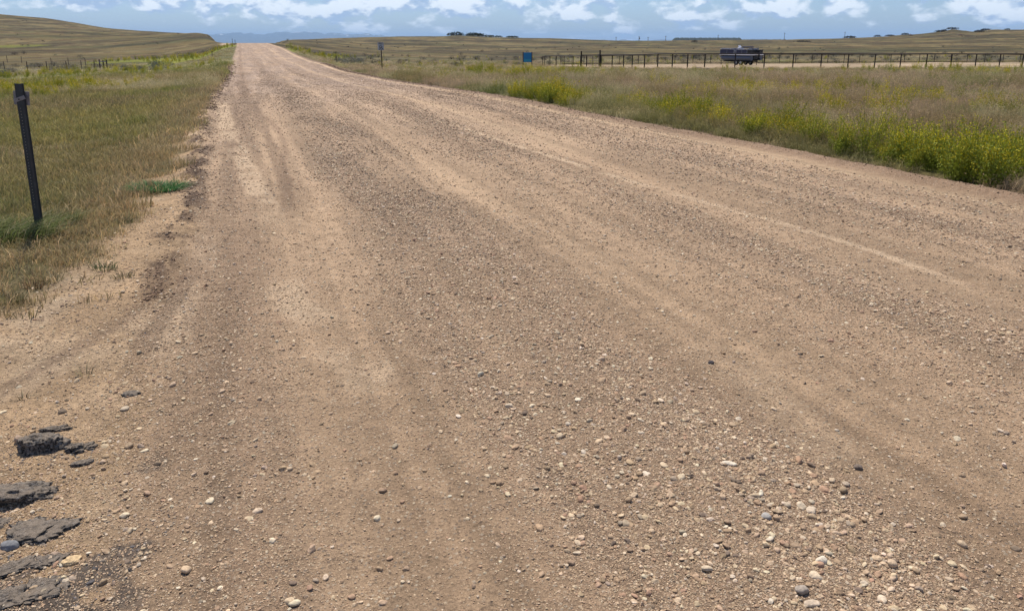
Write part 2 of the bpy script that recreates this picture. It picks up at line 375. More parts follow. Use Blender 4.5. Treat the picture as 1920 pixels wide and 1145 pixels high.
# ------------------------------------------------------------------ naming
def tag(o, label=None, cat=None, group=None, kind=None):
    if label: o['label'] = label
    if cat: o['category'] = cat
    if group: o['group'] = group
    if kind: o['kind'] = kind
    return o
def empty(name, loc, rz=0.0, rx=0.0, ry=0.0):
    o = bpy.data.objects.new(name, None); o.location = loc; o.rotation_euler = (rx, ry, rz)
    o.empty_display_size = .2; C.objects.link(o); return o
def mesh_np(name, V, Fc, cols=None, mat=None, smooth=False, link=True, parent=None, sizes=None):
    me = bpy.data.meshes.new(name)
    V = np.asarray(V, np.float32)
    if isinstance(Fc, np.ndarray):
        k = Fc.shape[1]; loops = Fc.ravel(); starts = np.arange(len(Fc)) * k
    else:
        loops = np.array([i for f in Fc for i in f]); ls = np.array([len(f) for f in Fc]); starts = np.concatenate([[0], np.cumsum(ls)[:-1]])
    me.vertices.add(len(V)); me.vertices.foreach_set('co', V.ravel())
    me.loops.add(len(loops)); me.loops.foreach_set('vertex_index', loops.astype(np.int32))
    me.polygons.add(len(starts)); me.polygons.foreach_set('loop_start', starts.astype(np.int32))
    if smooth: me.polygons.foreach_set('use_smooth', np.ones(len(starts), bool))
    me.update(calc_edges=True)
    if cols is not None:
        a = me.attributes.new('Col', 'FLOAT_COLOR', 'POINT')
        cc4 = np.ones((len(V), 4), np.float32); cc4[:, :3] = cols
        a.data.foreach_set('color', cc4.ravel())
    if mat: me.materials.append(mat)
    o = bpy.data.objects.new(name, me)
    if link: C.objects.link(o)
    if parent: o.parent = parent
    return o

# ------------------------------------------------------------------ materials
def newmat(name):
    m = bpy.data.materials.new(name); m.use_nodes = True
    nt = m.node_tree; b = nt.nodes['Principled BSDF']; return m, nt, b
def mnode(nt, t, **k):
    n = nt.nodes.new(t)
    for a, b in k.items(): setattr(n, a, b)
    return n
def ground_mat(name, kind):
    m, nt, b = newmat(name); L = nt.links
    at_ = mnode(nt, 'ShaderNodeAttribute', attribute_name='Col')
    geo = mnode(nt, 'ShaderNodeNewGeometry')
    def nz(sc, det, rough=.6):
        n = mnode(nt, 'ShaderNodeTexNoise'); n.inputs['Scale'].default_value = sc; n.inputs['Detail'].default_value = det
        n.inputs['Roughness'].default_value = rough; L.new(geo.outputs['Position'], n.inputs['Vector']); return n
    def rng_(x, a, b_, c, d):
        n = mnode(nt, 'ShaderNodeMapRange'); L.new(x, n.inputs[0])
        for i, vv in enumerate((a, b_, c, d)): n.inputs[i + 1].default_value = vv
        return n.outputs[0]
    def mul(a, b_):
        n = mnode(nt, 'ShaderNodeMath', operation='MULTIPLY'); L.new(a, n.inputs[0])
        if isinstance(b_, (int, float)): n.inputs[1].default_value = b_
        else: L.new(b_, n.inputs[1])
        return n.outputs[0]
    def cmul(c, f):
        n = mnode(nt, 'ShaderNodeVectorMath', operation='SCALE'); L.new(c, n.inputs[0]); L.new(f, n.inputs['Scale']); return n.outputs[0]
    if kind == 'road':
        a = nz(7, 8, .68); f1 = rng_(a.outputs['Fac'], .3, .7, .80, 1.18)
        g = nz(90, 5, .75); f2 = rng_(g.outputs['Fac'], .3, .7, .70, 1.28)
        c = cmul(at_.outputs['Color'], mul(f1, f2))
        # pale and dark grit too small to model; dark specks also paint tiny shadows
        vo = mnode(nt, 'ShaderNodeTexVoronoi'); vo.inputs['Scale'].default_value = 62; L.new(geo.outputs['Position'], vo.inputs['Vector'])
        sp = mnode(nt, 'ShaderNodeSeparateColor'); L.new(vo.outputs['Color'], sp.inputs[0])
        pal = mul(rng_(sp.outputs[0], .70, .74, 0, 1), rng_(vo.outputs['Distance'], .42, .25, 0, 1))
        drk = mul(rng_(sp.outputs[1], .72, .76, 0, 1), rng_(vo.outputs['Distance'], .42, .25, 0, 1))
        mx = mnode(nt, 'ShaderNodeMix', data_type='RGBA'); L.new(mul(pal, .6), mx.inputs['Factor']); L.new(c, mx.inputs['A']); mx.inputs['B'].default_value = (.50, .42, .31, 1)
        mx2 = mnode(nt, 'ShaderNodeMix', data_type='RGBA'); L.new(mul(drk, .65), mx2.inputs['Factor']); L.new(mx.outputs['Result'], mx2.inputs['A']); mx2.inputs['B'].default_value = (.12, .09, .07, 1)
        # coarser stones read as specks far down the road
        vo2 = mnode(nt, 'ShaderNodeTexVoronoi'); vo2.inputs['Scale'].default_value = 9; L.new(geo.outputs['Position'], vo2.inputs['Vector'])
        sp2 = mnode(nt, 'ShaderNodeSeparateColor'); L.new(vo2.outputs['Color'], sp2.inputs[0])
        sepP = mnode(nt, 'ShaderNodeSeparateXYZ'); L.new(geo.outputs['Position'], sepP.inputs[0])
        farf = rng_(sepP.outputs[1], 14, 26, 0, 1)
        fs = mul(farf, rng_(sp2.outputs[0], 0, 1, -.22, .26))
        one = mnode(nt, 'ShaderNodeMath', operation='ADD'); L.new(fs, one.inputs[0]); one.inputs[1].default_value = 1
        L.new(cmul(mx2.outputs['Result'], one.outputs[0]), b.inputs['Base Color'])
        bp = mnode(nt, 'ShaderNodeBump'); bp.inputs['Strength'].default_value = 1.0; bp.inputs['Distance'].default_value = .012
        hh = mnode(nt, 'ShaderNodeMath', operation='ADD'); L.new(g.outputs['Fac'], hh.inputs[0]); L.new(mul(vo.outputs['Distance'], -.55), hh.inputs[1])
        L.new(hh.outputs[0], bp.inputs['Height'])
        bp2 = mnode(nt, 'ShaderNodeBump'); bp2.inputs['Strength'].default_value = .9; bp2.inputs['Distance'].default_value = .04
        L.new(a.outputs['Fac'], bp2.inputs['Height']); L.new(bp.outputs[0], bp2.inputs['Normal'])
        L.new(bp2.outputs[0], b.inputs['Normal'])
    else:
        a = nz(1.7, 8, .7); f1 = rng_(a.outputs['Fac'], .3, .7, .72, 1.28)
        g = nz(24, 6, .75); f2 = rng_(g.outputs['Fac'], .3, .7, .70, 1.30)
        L.new(cmul(at_.outputs['Color'], mul(f1, f2)), b.inputs['Base Color'])
        bp = mnode(nt, 'ShaderNodeBump'); bp.inputs['Strength'].default_value = .8; bp.inputs['Distance'].default_value = .03
        L.new(g.outputs['Fac'], bp.inputs['Height'])
        bp2 = mnode(nt, 'ShaderNodeBump'); bp2.inputs['Strength'].default_value = .7; bp2.inputs['Distance'].default_value = .3
        L.new(a.outputs['Fac'], bp2.inputs['Height']); L.new(bp.outputs[0], bp2.inputs['Normal'])
        L.new(bp2.outputs[0], b.inputs['Normal'])
    b.inputs['Roughness'].default_value = .95; b.inputs['Specular IOR Level'].default_value = .15
    return m
def vcol_mat(name, rough=.8, spec=.3, noise_sc=None, bump=.0):
    m, nt, b = newmat(name); L = nt.links
    a = mnode(nt, 'ShaderNodeAttribute', attribute_name='Col'); src = a.outputs['Color']
    if noise_sc:
        tcn = mnode(nt, 'ShaderNodeTexCoord')
        n = mnode(nt, 'ShaderNodeTexNoise'); n.inputs['Scale'].default_value = noise_sc; n.inputs['Detail'].default_value = 6
        L.new(tcn.outputs['Object'], n.inputs['Vector'])
        r = mnode(nt, 'ShaderNodeMapRange'); L.new(n.outputs['Fac'], r.inputs[0])
        r.inputs[1].default_value = .3; r.inputs[2].default_value = .7; r.inputs[3].default_value = .75; r.inputs[4].default_value = 1.25
        vm = mnode(nt, 'ShaderNodeVectorMath', operation='SCALE'); L.new(src, vm.inputs[0]); L.new(r.outputs[0], vm.inputs['Scale']); src = vm.outputs[0]
        if bump:
            bp = mnode(nt, 'ShaderNodeBump'); bp.inputs['Strength'].default_value = bump; bp.inputs['Distance'].default_value = .01
            L.new(n.outputs['Fac'], bp.inputs['Height']); L.new(bp.outputs[0], b.inputs['Normal'])
    L.new(src, b.inputs['Base Color']); b.inputs['Roughness'].default_value = rough; b.inputs['Specular IOR Level'].default_value = spec
    return m
def leaf_mat(name, inst=True, trans=.3):
    m, nt, b = newmat(name); L = nt.links
    a = mnode(nt, 'ShaderNodeAttribute', attribute_name='Col'); src = a.outputs['Color']
    if inst:
        t = mnode(nt, 'ShaderNodeAttribute', attribute_name='tint', attribute_type='INSTANCER')
        vm = mnode(nt, 'ShaderNodeVectorMath', operation='MULTIPLY'); L.new(src, vm.inputs[0]); L.new(t.outputs['Vector'], vm.inputs[1]); src = vm.outputs[0]
    L.new(src, b.inputs['Base Color']); b.inputs['Roughness'].default_value = .7; b.inputs['Specular IOR Level'].default_value = .2
    tr = mnode(nt, 'ShaderNodeBsdfTranslucent'); L.new(src, tr.inputs[0])
    mx = mnode(nt, 'ShaderNodeMixShader'); mx.inputs[0].default_value = trans
    L.new(b.outputs[0], mx.inputs[1]); L.new(tr.outputs[0], mx.inputs[2])
    L.new(mx.outputs[0], nt.nodes['Material Output'].inputs['Surface'])
    return m
def plain(name, c, rough=.6, metal=0.0, var=.15, sc=8.0, bump=0.0, spec=.4):
    m, nt, b = newmat(name); L = nt.links
    tcn = mnode(nt, 'ShaderNodeTexCoord')
    n = mnode(nt, 'ShaderNodeTexNoise'); n.inputs['Scale'].default_value = sc; n.inputs['Detail'].default_value = 7; n.inputs['Roughness'].default_value = .65
    L.new(tcn.outputs['Object'], n.inputs['Vector'])
    r = mnode(nt, 'ShaderNodeMapRange'); L.new(n.outputs['Fac'], r.inputs[0]); r.inputs[1].default_value = .3; r.inputs[2].default_value = .7
    r.inputs[3].default_value = 1 - var; r.inputs[4].default_value = 1 + var
    vm = mnode(nt, 'ShaderNodeVectorMath', operation='SCALE'); vm.inputs[0].default_value = c[:3]; L.new(r.outputs[0], vm.inputs['Scale'])
    L.new(vm.outputs[0], b.inputs['Base Color']); b.inputs['Roughness'].default_value = rough; b.inputs['Metallic'].default_value = metal
    b.inputs['Specular IOR Level'].default_value = spec
    if bump:
        bp = mnode(nt, 'ShaderNodeBump'); bp.inputs['Strength'].default_value = bump; bp.inputs['Distance'].default_value = .01
        L.new(n.outputs['Fac'], bp.inputs['Height']); L.new(bp.outputs[0], b.inputs['Normal'])
    return m
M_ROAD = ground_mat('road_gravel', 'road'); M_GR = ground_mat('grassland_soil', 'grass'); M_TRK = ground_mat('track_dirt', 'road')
M_STONE = vcol_mat('stone', .85, .15, 90, .5)
M_ASPH = plain('asphalt', (.085, .078, .074), .9, 0, .75, 55, 1.0, .2)
M_LEAF = leaf_mat('leaf_tinted'); M_LEAFN = leaf_mat('leaf_plain', False)
def asphalt_mat():
    m, nt, b = newmat('broken_asphalt'); L = nt.links
    tcn = mnode(nt, 'ShaderNodeTexCoord'); geo = mnode(nt, 'ShaderNodeNewGeometry')
    def nz(sc, d): 
        n = mnode(nt, 'ShaderNodeTexNoise'); n.inputs['Scale'].default_value = sc; n.inputs['Detail'].default_value = d; n.inputs['Roughness'].default_value = .7; L.new(tcn.outputs['Object'], n.inputs['Vector']); return n.outputs['Fac']
    fine, mid_ = nz(95, 6), nz(30, 6)
    cr = mnode(nt, 'ShaderNodeValToRGB'); L.new(fine, cr.inputs[0]); cr.color_ramp.elements[0].position = .42; cr.color_ramp.elements[0].color = (.022, .019, .017, 1); cr.color_ramp.elements[1].position = .62; cr.color_ramp.elements[1].color = (.27, .24, .205, 1)
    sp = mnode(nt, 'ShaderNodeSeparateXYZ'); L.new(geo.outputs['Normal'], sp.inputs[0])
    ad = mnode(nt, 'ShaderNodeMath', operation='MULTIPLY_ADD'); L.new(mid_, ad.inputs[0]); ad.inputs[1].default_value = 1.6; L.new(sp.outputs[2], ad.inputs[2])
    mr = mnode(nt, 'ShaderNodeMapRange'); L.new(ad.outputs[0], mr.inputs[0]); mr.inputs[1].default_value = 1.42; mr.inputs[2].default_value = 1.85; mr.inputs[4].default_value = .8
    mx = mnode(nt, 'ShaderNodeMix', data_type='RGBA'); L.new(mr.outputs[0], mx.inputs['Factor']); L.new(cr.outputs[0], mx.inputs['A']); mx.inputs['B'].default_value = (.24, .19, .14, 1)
    L.new(mx.outputs['Result'], b.inputs['Base Color']); b.inputs['Roughness'].default_value = .9; b.inputs['Specular IOR Level'].default_value = .2
    bp = mnode(nt, 'ShaderNodeBump'); bp.inputs['Strength'].default_value = 1; bp.inputs['Distance'].default_value = .006; L.new(fine, bp.inputs['Height'])
    b2 = mnode(nt, 'ShaderNodeBump'); b2.inputs['Strength'].default_value = 1; b2.inputs['Distance'].default_value = .02; L.new(mid_, b2.inputs['Height']); L.new(bp.outputs[0], b2.inputs['Normal'])
    L.new(b2.outputs[0], b.inputs['Normal']); return m
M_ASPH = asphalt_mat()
M_POST = plain('dark_steel', (.035, .04, .045), .55, .3, .25, 20)
M_GALV = plain('weathered_plate', (.20, .19, .20), .5, .4, .2, 20)
M_RUST = plain('rusty_pipe', (.022, .013, .010), .75, .1, .35, 6)
M_WOOD = plain('weathered_wood', (.07, .05, .04), .85, 0, .3, 6)
M_GREYWOOD = plain('grey_wood', (.22, .2, .18), .85, 0, .3, 6)
M_WHITE = plain('sign_white', (.5, .5, .5), .5, 0, .06, 10)
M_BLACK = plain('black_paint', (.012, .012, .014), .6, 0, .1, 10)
M_BLUE = plain('sign_blue', (.008, .17, .36), .5, 0, .08, 10)
M_BLUELT = plain('sign_text_blue', (.02, .27, .38), .5, 0, .08, 10)
M_NAVY = plain('navy_panel', (.008, .010, .045), .35, 0, .1, 4, spec=.5)
M_ALU = plain('aluminium', (.30, .31, .34), .3, .8, .1, 4)
M_TUBE = plain('pontoon_metal', (.07, .085, .12), .5, .1, .15, 2)
M_WRAIL = plain('white_rail', (.75, .75, .77), .4, 0, .05, 5)
M_TYRE = plain('tyre_rubber', (.015, .015, .015), .8, 0, .2, 10)
M_DECK = plain('boat_deck', (.12, .10, .09), .8, 0, .2, 6)
M_SEAT = plain('seat_vinyl', (.12, .12, .15), .5, 0, .1, 6)

# ------------------------------------------------------------------ terrain: one sheet, split into road, dirt and grassland along shared edges
def build_terrain():
    fr = np.concatenate([np.arange(-180, -46, 3.0), np.arange(-46, 46, .085), np.arange(46, 180, 3.0)])
    th = np.radians(fr)
    rad = [.6]
    while rad[-1] < 45000:
        r = rad[-1]
        k = 1.009 if r < 16 else (1.012 if r < 900 else 1.05)
        rad.append(r * k)
    rad = np.array(rad); nr, na = len(rad), len(th)
    RR, TT = np.meshgrid(rad, th, indexing='ij')
    X = (RR * np.sin(TT)).ravel(); Y = (RR * np.cos(TT)).ravel()
    Z = height(X, Y)
    colr, onr, lot, bare, gr = paint(X, Y)
    i = np.arange(nr - 1)[:, None] * na; j = np.arange(na)[None, :]; j2 = (j + 1) % na
    Fc = np.stack([i + j, i + j2, i + na + j2, i + na + j], -1).reshape(-1, 4)[:, ::-1]
    fo = onr[Fc].mean(1) > .5; fl = (lot[Fc].mean(1) > .5) & ~fo
    V = np.stack([X, Y, Z], 1)
    def sub(name, mask, mat):
        f = Fc[mask]; u, inv = np.unique(f, return_inverse=True)
        o = mesh_np(name, V[u], inv.reshape(-1, 4), colr[u], mat, True)
        return tag(o, kind='structure')
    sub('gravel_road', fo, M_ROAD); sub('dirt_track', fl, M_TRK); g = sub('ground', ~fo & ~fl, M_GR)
    # close the disc under the viewer
    n0 = na; Vc = np.concatenate([V[:na], [[0, 0, float(height(0, 0))]]]); Fd = [(j_, (j_ + 1) % na, na) for j_ in range(na)]
    Fd = np.array(Fd)[:, ::-1]
    cc_ = np.concatenate([colr[:na], colr[:1]])
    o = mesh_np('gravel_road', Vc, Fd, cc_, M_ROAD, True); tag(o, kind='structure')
build_terrain()

# ------------------------------------------------------------------ mountains
def build_mountains():
    D0 = 27000.0
    th = np.radians(np.linspace(-75, 75, 1500))
    prof_c = CX + F * np.tan(np.clip(th, -1.2, 1.2)) / cosP
    rows = 40; V, Cc = [], []
    top = np.interp(prof_c, [-3000, 0, 200, 285, 340, 400, 430, 455, 500, 540, 580, 620, 680, 740, 800, 900, 3000],
                    [9, 11, 12, 18, 15, 12, 15.5, 16.5, 14.5, 17.5, 17, 15.5, 14.5, 11, 8, 4, 4])
    top = top + (fbm(prof_c / 13, prof_c * 0 + 1, 90, 4, .6) - .5) * 6
    for k in range(rows + 1):
        f = k / rows; dist = D0 - 6000 + 6000 * f
        rid = fbm(th * 90 + k * .15, th * 0 + k * .22, 91, 5, .6) - .5
        h = (top * (f ** 1.3)) * D0 / F * (1 + rid * .75 * math.sin(math.pi * min(f * 1.0, 1)) ** .6 * (1 if k < rows else 0)) - 60 * (1 - f)
        V.append(np.stack([np.sin(th) * dist, np.cos(th) * dist, h + CZ * f], 1))
        snow = .7 * ss(.88, 1.02, f * .75 + (fbm(th * 160, th * 0 + k * .35, 92, 4, .65) - .5) * 1.1) * (f > .62)
        Cc.append(mixc(col(.07, .085, .09) + 0 * th[:, None], col(.85, .87, .9), snow))
    nb = len(th)
    for k in range(1, 4):      # far slope
        V.append(np.stack([np.sin(th) * (D0 + 2500 * k), np.cos(th) * (D0 + 2500 * k), V[rows][:, 2] * (1 - k / 3) - 60 * k / 3], 1)); Cc.append(Cc[rows])
    V = np.concatenate(V); Cc = np.concatenate(Cc)
    i = np.arange(rows + 3)[:, None] * nb; j = np.arange(nb - 1)[None, :]
    Fc = np.stack([i + j, i + j + 1, i + nb + j + 1, i + nb + j], -1).reshape(-1, 4)
    o = mesh_np('mountains', V, Fc, Cc, vcol_mat('mountain_rock', .9, .1), False)
    tag(o, kind='structure')
build_mountains()
# far wooded rise on the right skyline
def far_rise(name, c0, c1, dist, hpx, colr, seed):
    n = 160; c = np.linspace(c0, c1, n); th = np.arctan((c - CX) * cosP / F)
    e = ss(0, .10, (c - c0) / (c1 - c0)) * ss(1, .97, (c - c0) / (c1 - c0))
    top = (hpx * e + (vn(c * .9, c * 0, seed) - .4) * 1.0 * e) * dist / F
    V = []
    for dd, f in ((-60, 0), (-25, .85), (0, 1), (60, .9), (160, 0)):
        z = CZ + top * f - (1 - f) * 14 + (vn(c * 1.7, c * 0 + dd, seed + 1) - .5) * 2 * (f > 0)
        V.append(np.stack([np.tan(th) * (dist + dd), c * 0 + dist + dd, z], 1))
    V = np.concatenate(V); i = np.arange(4)[:, None] * n; j = np.arange(n - 1)[None, :]
    Fc = np.stack([i + j, i + j + 1, i + n + j + 1, i + n + j], -1).reshape(-1, 4)
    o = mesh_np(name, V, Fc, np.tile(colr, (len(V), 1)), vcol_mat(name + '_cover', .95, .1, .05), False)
    return tag(o, kind='structure')
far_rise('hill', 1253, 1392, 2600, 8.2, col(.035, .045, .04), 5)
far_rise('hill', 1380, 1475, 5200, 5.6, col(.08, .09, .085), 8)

# ------------------------------------------------------------------ loose stones
def ico(sub):
    bm = bmesh.new(); bmesh.ops.create_icosphere(bm, subdivisions=sub, radius=1)
    v = np.array([q.co[:] for q in bm.verts]); f = np.array([[q.index for q in p.verts] for p in bm.faces]); bm.free(); return v, f
def stone_shape(v, seed, rough=.22):
    r = np.ones(len(v))
    q = np.random.default_rng(seed)
    for _ in range(5):
        d = q.normal(size=3); d /= np.linalg.norm(d); r -= rough * .5 * np.maximum(0, v @ d - q.uniform(.35, .75)) * 2
    for k in range(3):
        d = q.normal(size=3) * 2.2; r += .05 * np.sin(v @ d + q.uniform(0, 6))
    return v * r[:, None]
PAL = np.array([[.60, .49, .34], [.52, .40, .26], [.42, .31, .20], [.43, .355, .26], [.30, .24, .175], [.12, .09, .07], [.34, .21, .135], [.34, .235, .145], [.26, .18, .115], [.60, .51, .38]])
PW = np.array([.10, .14, .17, .06, .05, .04, .06, .21, .13, .04]); PW /= PW.sum()
def build_stones():
    shapes = {0: [], 1: [], 2: []}
    for l, sub in ((0, 1), (1, 1), (2, 3)):
        v, f = ico(sub if l else 1)
        if l == 0:      # 12-vertex lump
            v, f = ico(1)
        for k in range(10): shapes[l].append((stone_shape(v, 100 * l + k, .5 if l < 2 else .42), f))
    acc = {0: ([], [], [], 0), 1: ([], [], [], 0), 2: ([], [], [], 0)}
    bins = [(1.25, 2.4, .0048), (2.4, 3.6, .006), (3.6, 5.2, .0075), (5.2, 8, .0105), (8, 12, .0155), (12, 18, .021), (18, 28, .029), (28, 42, .043), (42, 62, .05), (62, 95, .06)]
    parts = []
    for r0, r1, smin in bins:
        N0 = (10500 if r0 < 5 else 6000 if r0 < 8 else 4000) * (.008 / smin) ** 2.15
        area = math.radians(84) / 2 * (r1 ** 2 - r0 ** 2)
        n = int(N0 * 1.2 * area)
        r = np.sqrt(rng.uniform(r0 ** 2, r1 ** 2, n)); ph = np.radians(rng.uniform(-42, 42, n))
        X, Y = r * np.sin(ph), r * np.cos(ph)
        s, t = st(X, Y); tl, tr = road_at(s)
        dens = coarse_field(s, t) * ss(-.3, .1, np.minimum(t - tl, tr - t))
        sh = ss(.3, -.3, t - tl)
        dsh = .26 * bare_left(s, t) * (.3 + fbm(X * 1.2, Y * 1.2, 41, 3)) * sh * ss(14, 6, s)
        dsh = dsh + 1.3 * gs(X, -2.2, .6) * gs(Y, 2.0, .62) * sh
        dsh = dsh + .25 * gs(t, tr + .2, .3) * 0
        dens = dens * ss(110, 30, s)
        keep = rng.uniform(0, 1.2, n) < dens + dsh
        X, Y = X[keep], Y[keep]; n = len(X); cf = (dens + dsh)[keep]
        size = smin * rng.uniform(0, 1, n) ** (-1 / (3.6 - .7 * np.clip(cf, 0, 1)))
        size = np.minimum(size, .025 + .020 * rng.uniform(size=n) ** 1.5)
        parts.append((X, Y, size))
    nc = 3600; sc_ = 5.0 + 70 * rng.uniform(size=nc) ** 1.6; tl, tr = road_at(sc_)
    ee = (fbm(sc_ * 1.2, sc_ * 0 + 5, 52, 3) - .5) * .35
    tc_ = tl - .03 + ee * .5 + rng.normal(0, .045, nc) * (1 + sc_ / 14)
    kp = rng.uniform(size=nc) < ss(.3, .6, fbm(sc_ * 3, tc_ * 7, 53, 3))
    sc_, tc_ = sc_[kp], tc_[kp]; nc = len(sc_)
    parts.append((sc_ * U[0] + tc_ * N[0], sc_ * U[1] + tc_ * N[1], rng.uniform(.006, .020, nc) * (1 + sc_ / 12) * rng.uniform(.6, 1.4, nc)))
    s2 = 4.5 + 70 * rng.uniform(size=4200) ** 1.5; tl2, tr2 = road_at(s2); t2_ = tr2 - .02 + rng.normal(0, .13, 4200)
    parts.append((s2 * U[0] + t2_ * N[0], s2 * U[1] + t2_ * N[1], rng.uniform(.005, .016, 4200) * (1 + s2 / 14) * rng.uniform(.6, 1.5, 4200)))
    x3 = rng.uniform(-2.35, -1.15, 3000); y3 = rng.uniform(1.25, 2.75, 3000); k3 = (fbm(x3 * 4, y3 * 4, 151, 3) > .5 + .28 * (x3 + 1.7)) & (rng.uniform(size=3000) < .8)
    x3, y3 = x3[k3], y3[k3]; n3 = len(x3); parts.append((x3, y3, .005 * rng.uniform(.02, 1, n3) ** -.45))
    X = np.concatenate([p[0] for p in parts]); Y = np.concatenate([p[1] for p in parts]); S = np.concatenate([p[2] for p in parts])
    Z = height(X, Y); n = len(X)
    a = S * .5; b = a * rng.uniform(.6, .95, n); c = a * rng.uniform(.3, .7, n)
    yaw = rng.uniform(0, 2 * math.pi, n); tx = rng.normal(0, .22, n); ty = rng.normal(0, .22, n)
    Rz = np.zeros((n, 3, 3)); cy_, sy_ = np.cos(yaw), np.sin(yaw)
    Rz[:, 0, 0] = cy_; Rz[:, 0, 1] = -sy_; Rz[:, 1, 0] = sy_; Rz[:, 1, 1] = cy_; Rz[:, 2, 2] = 1
    Rx = np.zeros((n, 3, 3)); Rx[:, 0, 0] = 1; Rx[:, 1, 1] = np.cos(tx); Rx[:, 1, 2] = -np.sin(tx); Rx[:, 2, 1] = np.sin(tx); Rx[:, 2, 2] = np.cos(tx)
    Ry = np.zeros((n, 3, 3)); Ry[:, 1, 1] = 1; Ry[:, 0, 0] = np.cos(ty); Ry[:, 0, 2] = np.sin(ty); Ry[:, 2, 0] = -np.sin(ty); Ry[:, 2, 2] = np.cos(ty)
    Mx = Rx @ Ry @ Rz
    ci = rng.choice(len(PAL), n, p=PW); colr = PAL[ci] * rng.uniform(.82, 1.15, (n, 1)) * rng.uniform(.96, 1.04, (n, 3))
    ntot = nc + 4200 + n3
    colr[-ntot:-ntot + nc] = col(.17, .11, .07) * rng.uniform(.6, 1.4, (nc, 1)); colr[-4200 - n3:-n3] = col(.26, .18, .115) * rng.uniform(.6, 1.35, (4200, 1)); colr[-n3:] = col(.09, .08, .075) * rng.uniform(.5, 1.9, (n3, 1))
    nc = ntot; cl_keep = colr[-nc:].copy()
    small = ss(.022, .008, S)[:, None] * .45 + ss(10, 30, np.hypot(X, Y))[:, None] * .4; colr = colr * .8 + col(.36, .255, .16) * .2; colr = colr * (1 - small) + col(.35, .24, .15) * small
    colr[-nc:] = cl_keep
    px = S * F / np.hypot(X, Y)
    lod = np.where(px > 15, 2, np.where(px > 5.5, 1, 0)); shp = rng.integers(0, 10, n)
    base20 = None
    SM = []; Vs, Fs, Cs, off = [], [], [], 0
    v12, f20 = ico(1)
    low = []
    bmv = bmesh.new(); bmesh.ops.create_cube(bmv, size=1.5); lv = np.array([q.co[:] for q in bmv.verts]); lf = np.array([[q.index for q in p.verts] for p in bmv.faces]); bmv.free()
    for k in range(10):
        q = np.random.default_rng(900 + k); low.append(lv * q.uniform(.6, 1.15, (8, 3)))
    lft = np.concatenate([lf[:, [0, 1, 2]], lf[:, [0, 2, 3]]])
    for l in (0, 1, 2):
        for k in range(10):
            idx = np.where((lod == l) & (shp == k))[0]
            if not len(idx): continue
            v, f = (low[k], lft) if l == 0 else shapes[l][k]
            P_ = v[None] * np.stack([a[idx], b[idx], c[idx]], 1)[:, None]
            P_ = np.einsum('nij,nvj->nvi', Mx[idx], P_)
            sink = rng.uniform(.1, .95, len(idx)) * c[idx]
            P_ += np.stack([X[idx], Y[idx], Z[idx] + c[idx] * .75 - sink], 1)[:, None]
            m_ = len(idx); nv = len(v)
            Vs.append(P_.reshape(-1, 3)); Cs.append(np.repeat(colr[idx], nv, 0))
            SM.append(np.full(m_ * len(f), l == 2)); Fs.append((f[None] + (np.arange(m_) * nv)[:, None, None] + off).reshape(-1, 3)); off += m_ * nv
    o = mesh_np('gravel', np.concatenate(Vs), np.concatenate(Fs), np.concatenate(Cs), M_STONE, True)
    o.data.polygons.foreach_set('use_smooth', np.concatenate(SM))
    tag(o, 'loose rounded pebbles and crumbs of dirt strewn over the gravel road', 'gravel', kind='stuff')
    print('STONES', n, 'faces', sum(len(f) for f in Fs))
build_stones()

# ------------------------------------------------------------------ single stones and asphalt lumps
def lump(name, label, cat, px, py, wpx, hr, dr, mat, colr, seed, group=None, rough=.3, yaw=0., chunky=0., sink=.35, tiltx=0.):
    g = ground(px, py); d = math.hypot(g[0], g[1]); a = wpx * d / F / 2 * 1.05
    v, f = ico(5 if chunky else 4); v = stone_shape(v, seed, rough)
    if chunky:
        vq = v * np.array([1, max(dr, .5), max(hr, .3)]); w = np.array([mnoise.noise(Vector(q * 2.6 + seed)) for q in vq]); w2 = np.array([mnoise.noise(Vector(q * 8 + seed)) for q in vq]); w3 = np.array([abs(mnoise.noise(Vector(q * 20 + seed))) for q in vq])
        v = v * (1 + chunky * 1.5 * w + chunky * .9 * w2 - chunky * .7 * w3)[:, None]
        v = np.sign(v) * np.abs(v) ** .8
    v = v * np.array([a, a * dr, a * hr])
    o = mesh_np(name, v, f, np.tile(colr, (len(v), 1)) if colr is not None else None, mat, True)
    if chunky: sink = max(sink, 1.15 if wpx > 55 and hr < .3 else .8)
    o.location = (g[0], g[1], g[2] + a * hr * (1 - sink) * .6); o.rotation_euler = (tiltx, 0, yaw)
    return tag(o, label, cat, group)
G1 = 'lumps of old asphalt at the drive mouth'
G2 = 'larger stones on the gravel'
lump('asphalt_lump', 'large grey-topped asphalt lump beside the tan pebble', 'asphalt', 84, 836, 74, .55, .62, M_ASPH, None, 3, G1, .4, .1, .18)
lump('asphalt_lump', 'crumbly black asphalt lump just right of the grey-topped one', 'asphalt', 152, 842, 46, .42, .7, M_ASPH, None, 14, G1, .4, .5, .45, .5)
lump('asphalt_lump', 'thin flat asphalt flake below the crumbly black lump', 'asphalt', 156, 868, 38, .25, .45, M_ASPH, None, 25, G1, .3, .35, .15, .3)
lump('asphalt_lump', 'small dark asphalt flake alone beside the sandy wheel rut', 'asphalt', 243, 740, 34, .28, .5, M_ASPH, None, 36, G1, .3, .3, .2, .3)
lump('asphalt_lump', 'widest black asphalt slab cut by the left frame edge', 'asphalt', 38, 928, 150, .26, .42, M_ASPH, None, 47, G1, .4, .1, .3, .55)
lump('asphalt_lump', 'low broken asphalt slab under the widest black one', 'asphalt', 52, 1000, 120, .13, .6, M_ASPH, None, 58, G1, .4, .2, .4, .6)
lump('asphalt_lump', 'tilted asphalt edge piece in the left corner above the grey cobble', 'asphalt', -8, 985, 60, .3, .5, M_ASPH, None, 69, G1, .4, .4, .3, .4)
